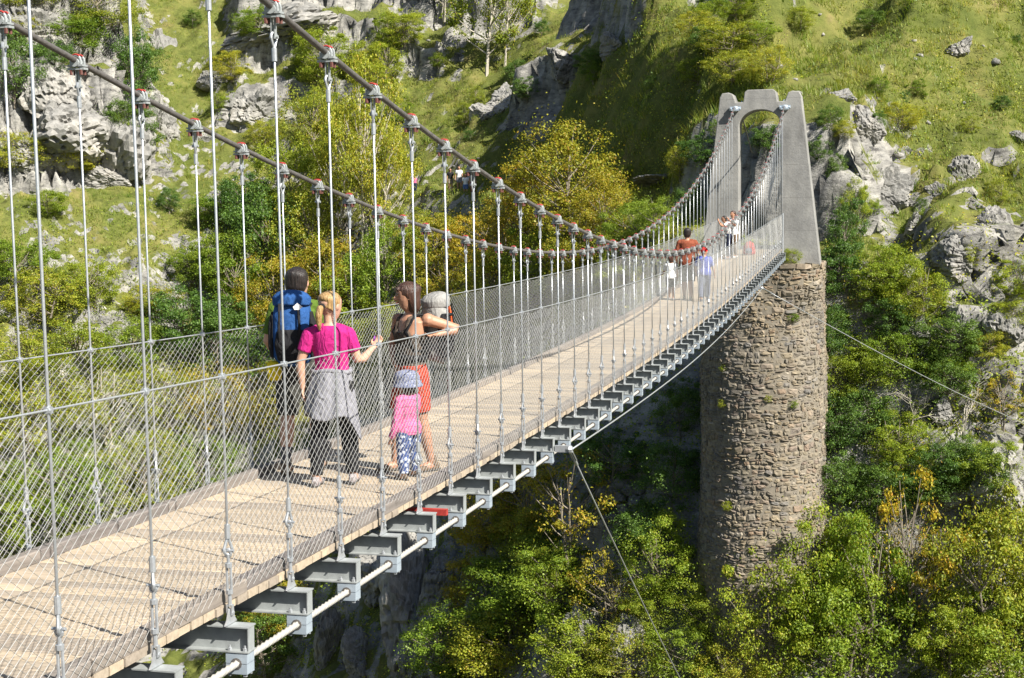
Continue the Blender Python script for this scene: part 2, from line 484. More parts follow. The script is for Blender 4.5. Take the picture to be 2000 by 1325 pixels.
# ---------------------------------------------------------------- the bridge: curves of deck and main cables
SP = .88                      # spacing of the hangers
WID = 1.854                   # right cable at x = 0, left cable at x = -WID
K0, K1 = -7, 53
def zb(y):                    # top of the cross beams
    d = max(0.0, y - 33.4)
    return -.03918 * y + .00091022 * y * y - .00102 * d * d
def zb_slope(y):
    return (zb(y + .05) - zb(y - .05)) / .1
def zc(y):                    # main cables
    return 3.6019 - .228185 * y + .005603 * y * y
bridge = empty('suspension_footbridge', (-WID / 2, 20.4, zb(20.4)))
tag(bridge, 'long cable suspension footbridge with plank deck and wire netting sides', 'bridge')
BI = Matrix.Translation((WID / 2, -20.4, -zb(20.4)))
def bpart(name, data, loc=(0, 0, 0), rot=None, scale=None, parent=None):
    """part of the bridge given in world coordinates"""
    o = link(name, data, bridge if parent is None else parent)
    M = Matrix.Translation(loc)
    if rot is not None: M = M @ rot.to_4x4()
    if scale is not None: M = M @ Matrix.Diagonal((*scale, 1))
    if parent is None: o.matrix_local = BI @ M
    else: o.matrix_local = M
    return o

# deck planks: each its own board
PW = .1462
def plank_mesh(seed):
    r = random.Random(seed)
    mb = MB()
    L = WID - .10; w = PW - .010 - r.random() * .005; t = .05; c = .006
    e0 = r.uniform(-.012, .012); e1 = r.uniform(-.012, .012)
    prof = [(-w / 2 + c, 0), (-w / 2, -c), (-w / 2, -t), (w / 2, -t), (w / 2, -c), (w / 2 - c, 0)]
    vs = [(-L / 2 + e0, a, b) for a, b in prof] + [(L / 2 + e1, a, b) for a, b in prof]
    n = len(prof)
    fs = [(i, (i + 1) % n, n + (i + 1) % n, n + i) for i in range(n)] + [tuple(range(n - 1, -1, -1)), tuple(range(n, 2 * n))]
    mb.add(vs, fs)
    return mb
PL = [plank_mesh(i).mesh('plank', MATS['plank_wood']) for i in range(8)]
DT = .108                     # deck top above the beams
py = -6.3; n_pl = 0; rest = MB()
while py < 47.15:
    s = zb_slope(py)
    rot = Matrix.Rotation(math.atan(s), 3, 'X') @ Matrix.Rotation(random.uniform(-.004, .004), 3, 'Z')
    loc = Vector((-WID / 2, py, zb(py) + DT + random.uniform(-.002, .002)))
    if n_pl < 300:
        bpart('plank', PL[random.randrange(8)], loc, rot)
    else:
        q = plank_mesh(n_pl)
        rest.add([rot @ Vector(v) + loc for v in q.v], q.f)
    n_pl += 1; py += PW
o = bpart('plank', rest.mesh('plank_far', MATS['plank_wood'])); o.name = 'far_planks'; tag(o, kind='stuff')

# kerb timbers along both edges
def kerb_mesh(L, seed):
    r = random.Random(seed); mb = MB(); c = .008; w, h = .085, .075
    prof = [(-w / 2, 0), (w / 2, 0), (w / 2, h - c), (w / 2 - c, h), (-w / 2 + c, h), (-w / 2, h - c)]
    n = 6
    vs = [(a, -L / 2, b) for a, b in prof] + [(a, L / 2, b) for a, b in prof]
    mb.add(vs, [(i, n + i, n + (i + 1) % n, (i + 1) % n) for i in range(n)] + [tuple(range(n)), tuple(range(2 * n - 1, n - 1, -1))])
    return mb.mesh('kerb_board', MATS['kerb_wood'])
KM = kerb_mesh(SP * 2 - .012, 1)
for side_x in (-.095, -WID + .095):
    k = K0
    off = .35 if side_x > -.5 else .8
    while (k + 2) * SP < 47:
        y = (k + 1) * SP + off
        rot = Matrix.Rotation(math.atan(zb_slope(y)), 3, 'X')
        bpart('kerb_board', KM, (side_x + random.uniform(-.004, .004), y, zb(y) + DT + .003), rot)
        k += 2
# joists under the planks
for jx in (-.30, -WID / 2, -WID + .30):
    mb = MB()
    ys = np.arange(-6.2, 47.1, .8)
    vs = []
    for y in ys:
        for dx, dz in ((-.04, .002), (.04, .002), (.04, DT - .052), (-.04, DT - .052)): vs.append((jx + dx, y, zb(y) + dz))
    fs = []
    for i in range(len(ys) - 1):
        for j in range(4): fs.append((i * 4 + j, i * 4 + (j + 1) % 4, i * 4 + 4 + (j + 1) % 4, i * 4 + 4 + j))
    mb.add(vs, fs)
    bpart('joist', mb.mesh('joist', MATS['kerb_wood']))

# cross beams
def beam_mesh():
    mb = MB(); L = WID + .26; h = .15; fw = .11; t = .008
    mb.box((0, 0, -t / 2), (L, fw, t)); mb.box((0, 0, -h + t / 2), (L, fw, t)); mb.box((0, 0, -h / 2), (L - .004, t * .8, h - 2 * t))
    for s in (-1, 1): mb.box((s * (L / 2 - .006), 0, -h / 2), (.006, fw * .72, h - 2 * t))
    return mb
BM = beam_mesh().mesh('cross_beam', MATS['galv_dull'])
def block_mesh():
    mb = MB()
    mb.box((0, 0, -.032), (.13, .10, .058), mat=0); mb.box((0, 0, -.094), (.13, .10, .058), mat=0)
    for x in (-.047, .047):
        for y in (-.034, .034):
            mb.tube([(x, y, -.135), (x, y, .040)], .0075, 6, 1)
            mb.tube([(x, y, .010), (x, y, .026)], .014, 6, 1)
            mb.tube([(x, y, -.138), (x, y, -.124)], .013, 6, 1)
    mb.tube([(0, -.053, -.063), (0, .053, -.063)], .034, 12, 2)
    return mb
KB = block_mesh().mesh('clamp_block', [MATS['block_steel'], MATS['galv'], MATS['cable_old']])
def tongue_mesh():
    mb = MB(); t = .012
    prof = [(-.075, .004), (.075, .004), (.05, .03), (.025, .075), (.012, .092), (-.012, .092), (-.025, .075), (-.045, .03)]
    n = len(prof)
    mb.add([(-t / 2, a, b) for a, b in prof] + [(t / 2, a, b) for a, b in prof],
           [tuple(range(n - 1, -1, -1)), tuple(range(n, 2 * n))] + [(i, (i + 1) % n, n + (i + 1) % n, n + i) for i in range(n)])
    mb.tube([(-.022, 0, .068), (.022, 0, .068)], .011, 8)
    return mb
TM = tongue_mesh().mesh('hanger_plate', MATS['galv'])
BEAM_OBJ = {}
for k in range(K0, K1 + 1):
    y = k * SP
    rot = Matrix.Rotation(math.atan(zb_slope(y)), 3, 'X')
    b = bpart('cross_beam', BM, (-WID / 2, y, zb(y)), rot)
    BEAM_OBJ[k] = b
    for sx in (1, -1):
        bpart('hanger_plate', TM, (sx * WID / 2, 0, 0), Matrix.Rotation(math.pi / 2 * 0, 3, 'Z'), parent=b)
        bpart('clamp_block', KB, (sx * (WID / 2 + .055), 0, -.151), None, parent=b)

# hangers: wire rope with cable clamp, thimbles and turnbuckle
def clamp_mesh():
    mb = MB()
    # mat 0 grey casting, 1 red cap, 2 rusty nuts; origin on the cable axis, cable along y
    mb.tube([(0, -.055, -.012), (0, .055, -.012)], [(.040, .036)] * 2, 12, 0)
    mb.box((0, 0, -.036), (.135, .088, .016), mat=0)
    mb.box((0, 0, -.062), (.150, .070, .018), mat=0)
    for s in (-1, 1):
        pts = [(.046 * math.cos(a), s * .028, .046 * math.sin(a) + .002) for a in np.linspace(0, math.pi, 9)]
        mb.tube([(.046, s * .028, -.09)] + pts + [(-.046, s * .028, -.09)], .0105, 6, 0)
        mb.tube([(.047 * math.cos(a), s * .028, .049 * math.sin(a) + .004) for a in np.linspace(.75, math.pi - .75, 7)], .0105, 6, 1)
        for x in (-.046, .046): mb.tube([(x, s * .028, -.112), (x, s * .028, -.071)], .0145, 6, 2)
    # hanging fork
    for s in (-1, 1): mb.box((s * .013, 0, -.125), (.008, .034, .12), mat=0)
    mb.tube([(-.034, 0, -.175), (.034, 0, -.175)], .011, 8, 0)
    return mb
CMB = clamp_mesh(); CMB.v = [(x * .84, y * .84, z * .84 if z > -.12 else z + .0) for x, y, z in CMB.v]
CM = CMB.mesh('cable_clamp', [MATS['galv_dull'], MATS['red_paint'], MATS['rust_nut']])
def thimble_mesh(flip):
    mb = MB(); s = -1 if flip else 1
    # eye at origin; ferrule on the rope side (s up)
    a0 = np.linspace(-.25 * math.pi, 1.25 * math.pi, 11)
    loop = [(0, .026 * math.cos(a + math.pi), s * (-.012 + .026 * math.sin(a + math.pi) * 1.0)) for a in np.linspace(0, math.pi, 9)]
    mb.tube([(0, .0, s * .065)] + [(0, -.026, s * -.006)] + loop + [(0, .026, s * -.006)] + [(0, .0, s * .065)], .009, 6, 0)
    mb.tube([(0, 0, s * .055), (0, 0, s * .135)], .0165, 8, 0)
    return mb
TH_UP = thimble_mesh(False).mesh('thimble', MATS['galv']); TH_DN = thimble_mesh(True).mesh('thimble_top', MATS['galv'])
def turnbuckle_mesh():
    mb = MB()  # from pin of the hanger plate (z = .068) up to the shackle eye at .43
    for s in (-1, 1): mb.box((s * .014, 0, .085), (.008, .028, .06))
    mb.tube([(0, 0, .105), (0, 0, .20)], [.014, .010], 8)
    for s in (-1, 1): mb.tube([(s * .012, 0, .19), (s * .012, 0, .345)], .0085, 6)
    for z in (.19, .345): mb.tube([(0, 0, z - .012), (0, 0, z + .012)], .021, 8)
    mb.tube([(0, 0, .34), (0, 0, .40)], .010, 8)
    loop = [(.018 * math.cos(a), 0, .415 + .022 * math.sin(a)) for a in np.linspace(-.4 * math.pi, 1.4 * math.pi, 10)]
    mb.tube(loop, .008, 6)
    mb.tube([(-.036, 0, .43), (.036, 0, .43)], .0085, 6)
    return mb
TB = turnbuckle_mesh().mesh('turnbuckle', MATS['galv'])
unit = MB(); unit.tube([(0, 0, 0), (0, 0, 1)], .0078, 8)
ROPE = unit.mesh('hanger_rope', MATS['rope'], True)
CLIP = MB(); CLIP.tube([(0, -.018, 0), (0, .018, 0)], .016, 8); CLIP.box((0, 0, 0), (.04, .016, .03)); CLIP = CLIP.mesh('rail_clip', MATS['galv'])
RAIL = 1.43                   # top rope above the beams
for k in range(K0, K1 + 1):
    y = k * SP
    for x in (0.0, -WID):
        zt = zc(y) + (.0124 if x < -1 else 0); z0 = zb(y)
        low = .43 if k % 2 else .405
        top, bot = zt - .175 - .135, z0 + .43 + .135 - .02
        if top < bot + .02:
            top = bot + .02
        h = bpart('hanger', ROPE, (x, y, bot), None, (1, 1, top - bot))
        inv = 1.0 / (top - bot)
        def sub(name, me, z, rot=None):
            o = link(name, me, h)
            M = Matrix.Translation((0, 0, (z - bot) * inv)) @ Matrix.Diagonal((1, 1, inv, 1))
            if rot is not None: M = M @ rot.to_4x4()
            o.matrix_local = M
        sl = -.228185 + .011206 * y
        sub('cable_clamp', CM, zt, Matrix.Rotation(0, 3, 'X'))
        sub('thimble', TH_DN, zt - .185, Matrix.Rotation(random.uniform(-.4, .4), 3, 'Z'))
        sub('thimble', TH_UP, z0 + .445, Matrix.Rotation(random.uniform(-.7, .7), 3, 'Z'))
        sub('turnbuckle', TB, z0, Matrix.Rotation(random.choice((0, .5 * math.pi)) * 0, 3, 'Z'))
        sub('rail_clip', CLIP, z0 + RAIL)

# main cables, rail ropes
for x in (0.0, -WID):
    ys = np.concatenate([np.arange(-7.2, 12, .25), np.arange(12, 47.55, .5), [47.55]])
    mb = MB(); mb.tube([(x, y, zc(y) + (.0124 if x < -1 else 0)) for y in ys], .0215, 12)
    bpart('main_cable', mb.mesh('main_cable', MATS['cable_old'], True))
    mb = MB(); mb.tube([(x, k * SP, zb(k * SP) + RAIL) for k in range(K0, K1 + 1)], .0055, 6)
    bpart('rail_rope', mb.mesh('rail_rope', MATS['rope'], True))

# wire netting between rail rope and kerb
def net(x, xb):
    vs, fs = [], []
    cw, ch = .088, .060          # diamond width and height
    r = .0016
    z_lo, z_hi = .13, RAIL
    run = (z_hi - z_lo) / ch * cw
    def prism(a, b):
        a, b = Vector(a), Vector(b)
        n = len(vs)
        t = (b - a).normalized(); s = Vector((1, 0, 0)); u = t.cross(s)
        for q in (a, b):
            for an in (0, 2.094, 4.189): vs.append(q + s * (r * math.cos(an)) + u * (r * math.sin(an)))
        for j in range(3): fs.append((n + j, n + (j + 1) % 3, n + 3 + (j + 1) % 3, n + 3 + j))
    ya, yb_ = K0 * SP, K1 * SP
    m = int((yb_ - ya) / cw)
    for i in range(-int(run / cw), m + int(run / cw) + 1):
        for sg in (1, -1):
            y0 = ya + i * cw + (0 if sg > 0 else .0)
            segs = 8
            prev = None
            for q in range(segs + 1):
                f = q / segs
                y = y0 + sg * run * f
                if y < ya - .01 or y > yb_ + .01:
                    prev = None; continue
                sagk = 1 - .02 * math.sin(math.pi * ((y / SP) % 1.0))
                z = zb(y) + z_lo + (z_hi * (sagk if q == segs else 1) - z_lo) * f
                pt = (xb + (x - xb) * min(1, f * 1.6) + (.002 if sg > 0 else -.002) + .012 * math.sin(y * 2.3 + f * 5), y, z)
                if prev is not None: prism(prev, pt)
                prev = pt
    me = np_mesh('wire_netting', np.array([tuple(v) for v in vs]), np.array(fs), MATS['net_wire'])
    o = bpart('wire_netting', me); tag(o, kind='stuff')
net(0.0, -.045); net(-WID, -WID + .045)

# spiral stabilising cables through the clamp blocks under both beam ends
for x in (.055, -WID - .055):
    vs, fs = [], []
    ys = np.concatenate([np.arange(-6.4, 8, .012), np.arange(8, 46.6, .06)])
    n = 15
    for i, y in enumerate(ys):
        ph = y * 2 * math.pi / .30
        for j in range(n):
            a = 2 * math.pi * j / n
            rr = .0195 + (.0035 * math.cos(5 * (a - ph)) if y < 8 else 0)
            vs.append((x + rr * math.cos(a), y, zb(y) - .214 + rr * math.sin(a)))
    ar = np.arange(len(ys) * n).reshape(len(ys), n)
    q = np.stack([ar[:-1], ar[1:], np.roll(ar, -1, 1)[1:], np.roll(ar, -1, 1)[:-1]], -1).reshape(-1, 4)
    bpart('stabilising_cable', np_mesh('stabilising_cable', vs, q, MATS['white_rope'], True))

# wind cable along the beam ends, with guys to the banks
wp = [(.30, k * SP, zb(k * SP) - .14 - .12 * math.sin(math.pi * (k - 8) / 30)) for k in np.linspace(8, 38, 31)]
mb = MB(); mb.tube(wp, .0095, 6)
bpart('wind_cable', mb.mesh('wind_cable', MATS['rope'], True))
def guy(k, end):
    a = Vector((.30, k * SP, zb(k * SP) - .12)); e = Vector(end)
    mb = MB()
    pts = [a.lerp(e, t) - Vector((0, 0, .35 * math.sin(math.pi * t))) for t in np.linspace(0, 1, 15)]
    d = (pts[1] - pts[0]).normalized()
    mb.tube(pts, .011, 6)
    o = bpart('guy_cable', mb.mesh('guy_cable', MATS['rope'], True))
    f = MB()
    f.tube([a, a + d * .10], .024, 8); f.ball(a, .045, 8)
    for s in (-1, 1): f.tube([a + d * .1 + Vector((s * .02, 0, 0)), a + d * .42 + Vector((s * .02, 0, 0))], .009, 6)
    f.tube([a + d * .42, a + d * .60], .020, 8); f.box(a + Vector((-.08, 0, .0)), (.16, .05, .07))
    bpart('guy_fitting', f.mesh('guy_fitting', MATS['galv']))
GUY_A = (-2.07, 47.2, -19.8)
GUY_B = (13.1, 52.9, -8.75)
guy(8, GUY_A); guy(38, GUY_B)
# red painted brace between two beams
mb = MB(); mb.box((0, 0, 0), (.36, .05, .05))
o = bpart('brace', mb.mesh('brace', MATS['red_paint']), (-.06, 3.42 * SP, zb(3.42 * SP) - .06)); tag(o, 'red painted brace end')
# ---------------------------------------------------------------- concrete tower
TC = -.93; TY = 48.0; TTH = 1.15
def tower():
    root = empty('bridge_tower', (TC, TY + TTH / 2, -.5))
    tag(root, 'tall grey concrete bridge tower with arched opening and sloping sides', 'tower')
    b, t, zb_, zt = 2.28, 1.50, -.55, 6.02
    ho, spring = .80, 4.72
    def ox(z): return b + (t - b) * (z - zb_) / (zt - zb_)
    pts = [(-b, zb_), (-ox(zt - .18), zt - .18), (-t + .06, zt - .03), (-t + .30, zt), (-t + .46, zt - .06), (-t + .58, zt - .38), (-t + .86, zt - .38),
           (-t + .92, zt + .0), (-t + 1.02, zt + .08), (t - 1.02, zt + .08), (t - .92, zt + .0), (t - .86, zt - .38), (t - .58, zt - .38),
           (t - .46, zt - .06), (t - .30, zt), (t - .06, zt - .03), (ox(zt - .18), zt - .18), (b, zb_), (ho, zb_)]
    pts += [(ho * math.cos(a), spring + ho * math.sin(a) * .78) for a in np.linspace(0, math.pi, 21)]
    pts += [(-ho, zb_)]
    bm = bmesh.new()
    vs = [bm.verts.new((x, -TTH / 2, z + .5)) for x, z in pts]
    f = bm.faces.new(vs)
    r = bmesh.ops.extrude_face_region(bm, geom=[f])
    bmesh.ops.translate(bm, verts=[v for v in r['geom'] if isinstance(v, bmesh.types.BMVert)], vec=(0, TTH, 0))
    bmesh.ops.recalc_face_normals(bm, faces=bm.faces[:])
    ed = [e for e in bm.edges if len(e.link_faces) == 2 and e.calc_face_angle(0) > .5]
    bmesh.ops.bevel(bm, geom=ed, offset=.028, segments=2, affect='EDGES', profile=.5)
    me = bpy.data.meshes.new('portal_frame'); bm.to_mesh(me); bm.free()
    me.materials.append(MATS['concrete'])
    link('portal_frame', me, root)
    for x in (0.0, -WID):
        mb = MB(); cx = x - TC
        z = zc(47.5) + .5
        mb.ball((cx, -TTH / 2 - .12, z - .02), (.15, .16, .12), 10)
        mb.box((cx, -TTH / 2 - .22, z - .06), (.30, .08, .06)); mb.box((cx, -TTH / 2 - .08, z + .05), (.42, .10, .05))
        for s in (-1, 1):
            mb.tube([(cx + s * .16, -TTH / 2 - .16, z - .03), (cx + s * .12, TTH / 2 + .1, z + .34)], .026, 8)
            mb.tube([(cx + s * .16, -TTH / 2 - .24, z - .05), (cx + s * .16, -TTH / 2 - .02, z + .03)], .05, 8)
        link('cable_anchor', mb.mesh('cable_anchor', MATS['block_steel'], False), root)
        mb = MB(); mb.tube([(cx, TTH / 2, z + .30), (cx, TTH / 2 + 6, z - 1.5)], .024, 8)
        link('backstay_cable', mb.mesh('backstay_cable', MATS['cable_old'], True), root)
    # landing slab and steps in the opening
    mb = MB()
    mb.box((0, .1, .30), (1.56, 2.2, .5)); mb.box((0, .5, .58), (1.54, .9, .16))
    link('landing_slab', mb.mesh('landing_slab', MATS['concrete']), root)
    # end post of the netting
    for x in (.02, -WID - .02):
        mb = MB(); y = K1 * SP - TY - TTH / 2 + .12
        mb.tube([(x - TC, y, zb(46.7) + .4), (x - TC, y, zb(46.7) + .5 + RAIL + .05)], .03, 8)
        link('rail_post', mb.mesh('rail_post', MATS['galv']), root)
tower()
# ---------------------------------------------------------------- masonry pier
def pier():
    root = empty('masonry_pier', (TC, 49.7, -16))
    tag(root, 'tall rounded rubble stone pier carrying the concrete tower', 'pier')
    R, CY = 2.34, 49.75
    ztop, zbot = -.60, -18.5
    def rad(z): return R + .05 * math.sin(z * .9) + .022 * max(0, -z - 3) + (.10 if z < -1.2 else 0) * 0
    def point(a, z, dr=0.0):
        """a: arc length from the front middle; round front, straight flanks"""
        z = z + .12 * mnoise.noise((a * .8, z * .8, 1.3)) + .09 * mnoise.noise((a * 2.3, z * 2.3, 4.7)) if z < ztop - .05 else z
        r = rad(z) + .06 * mnoise.noise((a * 1.1, z * .9, 9.1))
        th = a / R
        if abs(th) <= math.pi / 2:
            n = 2.15 + 2.2 * max(0, min(1, (z + 2.6) / 1.8)); r = (r + dr) / (abs(math.cos(th)) ** n + abs(math.sin(th)) ** n) ** (1 / n) - dr
            return Vector((TC + (r + dr) * math.sin(th), CY - (r + dr) * math.cos(th), z))
        s = 1 if th > 0 else -1
        return Vector((TC + s * (r + dr), CY + (abs(th) - math.pi / 2) * R, z))
    AM = R * (math.pi / 2) + 5.2
    # core
    na, nz = 110, 150
    mb = MB(); vs = []
    zs = np.linspace(zbot, ztop, nz); As = np.linspace(-AM, AM, na)
    for z in zs:
        for a in As: vs.append(point(a, z, -.008))
    fs = [(i * na + j, i * na + j + 1, (i + 1) * na + j + 1, (i + 1) * na + j) for i in range(nz - 1) for j in range(na - 1)]
    mb.add(vs, fs)
    n = len(mb.v)
    cap = [point(a, ztop, -.016) for a in As]
    mb.add(cap, [tuple(range(len(cap)))])
    inv = Matrix.Translation(-Vector(root.location))
    o = link('core', mb.mesh('core', MATS['mortar'], False), root); o.matrix_local = inv
    # stones: irregular courses
    r = random.Random(3)
    stones = []
    z = ztop
    while z > zbot + .2:
        h = r.uniform(.08, .25)
        a = -AM + r.uniform(0, .3)
        while a < AM - .1:
            w = r.uniform(.10, .40) * (1.25 if h > .19 else 1)
            if r.random() < .34 and h > .17:      # two small stones above each other
                k = r.uniform(.35, .65)
                stones.append((a, w, z - h * k, z)); stones.append((a, w, z - h, z - h * k))
            else:
                j = r.uniform(-.025, .025)
                stones.append((a, w, z - h + j, z + r.uniform(-.02, .02)))
            a += w
        z -= h
    def stone(a, w, z0, z1):
        g = .011
        a0, a1 = a + g, a + w - g; z0 += g; z1 -= g
        pro = r.uniform(-.02, .042)
        ja = min(.07, w * .22); jz = min(.06, (z1 - z0) * .28)
        def J(v): return r.uniform(-v, v)
        # outline of eight points, then a smaller proud face
        out = [(a0 + J(ja) * .4 + ja * .5, z0 + J(jz) * .3), ((a0 + a1) / 2 + J(ja), z0 - J(jz) * .5), (a1 - ja * .5 + J(ja) * .4, z0 + J(jz) * .3), (a1 + J(ja) * .3, (z0 + z1) / 2 + J(jz)),
               (a1 - ja * .6 + J(ja) * .4, z1 + J(jz) * .3), ((a0 + a1) / 2 + J(ja), z1 + J(jz) * .5), (a0 + ja * .6 + J(ja) * .4, z1 + J(jz) * .3), (a0 + J(ja) * .3, (z0 + z1) / 2 + J(jz))]
        ca, cz = (a0 + a1) / 2 + J(ja), (z0 + z1) / 2 + J(jz)
        vs = [point(p, q, -.06) for p, q in out]
        vs += [point(ca + (p - ca) * .97, cz + (q - cz) * .97, pro - .012 + J(.012)) for p, q in out]
        vs += [point(ca + (p - ca) * .62 + J(.01), cz + (q - cz) * .62 + J(.01), pro + .012 + J(.02)) for p, q in out]
        vs.append(point(ca, cz, pro + .016 + J(.02)))
        fs = []
        for lay in (0, 8):
            for j in range(8): fs.append((lay + j, lay + (j + 1) % 8, lay + 8 + (j + 1) % 8, lay + 8 + j))
        for j in range(8): fs.append((16 + j, 16 + (j + 1) % 8, 24))
        return vs, fs
    # the stones that show largest: high on the sunlit front
    order = sorted(range(len(stones)), key=lambda i: -(stones[i][1] * (stones[i][3] - stones[i][2])) * (1 if (-1.6 < stones[i][0] < 2.6 and stones[i][2] > -14) else 0))
    single = set(order[:300])
    joined = MB()
    for i, st in enumerate(stones):
        vs, fs = stone(*st)
        if i in single:
            c = sum(vs, Vector()) / len(vs)
            q = MB(); q.add([v - c for v in vs], fs)
            o = link('stone', q.mesh('stone', MATS['pier_stone_one']), root); o.location = c - Vector(root.location)
        else:
            joined.add(vs, fs)
    o = link('small_stones', joined.mesh('small_stones', MATS['pier_stone']), root); o.matrix_local = inv; tag(o, kind='stuff')
    # coping of larger pale stones round the top
    for i, a in enumerate(np.arange(-3.4, 3.5, .52)):
        w = .50; q = MB()
        p = []
        for aa in (a + .01, a + w / 2, a + w - .01):
            for dr, zz in ((.06, -.16), (.07, .0), (-.40, .03), (-.40, -.16)):
                p.append(point(aa, ztop + .10 + zz + r.uniform(-.03, .03), dr + r.uniform(-.04, .03)))
        c = sum(p, Vector()) / len(p)
        q.add([v - c for v in p], [(k * 4 + j, k * 4 + (j + 1) % 4, k * 4 + 4 + (j + 1) % 4, k * 4 + 4 + j) for k in range(2) for j in range(4)] + [(3, 2, 1, 0), (8, 9, 10, 11)])
        o = link('coping_stone', q.mesh('coping_stone', MATS['pier_stone_one']), root); o.location = c - Vector(root.location)
# a copy of the stone material that varies from object to object
m_, nt_, b_ = new_mat('pier_stone_one')
oi_ = nt_.nodes.new('ShaderNodeObjectInfo').outputs['Random']; v_ = coords(nt_)
c_ = ramp(nt_, [(0, (.15, .135, .115)), (.25, (.22, .19, .145)), (.55, (.26, .225, .165)), (.72, (.18, .172, .162)), (.85, (.23, .175, .13)), (1, (.31, .285, .24))], oi_)
c_ = mixc(nt_, .6, c_, ramp(nt_, [(.35, (.62, .64, .68)), (.5, (1, .97, .92)), (.66, (1.3, 1.15, .92))], noise(nt_, .45, 5, .6, nt_.nodes.new('ShaderNodeNewGeometry').outputs['Position'])), 'MULTIPLY')
n_ = noise(nt_, 7, 8, .7, v_)
c_ = mixc(nt_, .75, c_, ramp(nt_, [(.3, (.5, .5, .5)), (.7, (1.25, 1.25, 1.25))], n_), 'MULTIPLY')
nt_.links.new(c_, b_.inputs['Base Color']); b_.inputs['Roughness'].default_value = .92
bump(nt_, b_, n_, .8, .02)
pier()
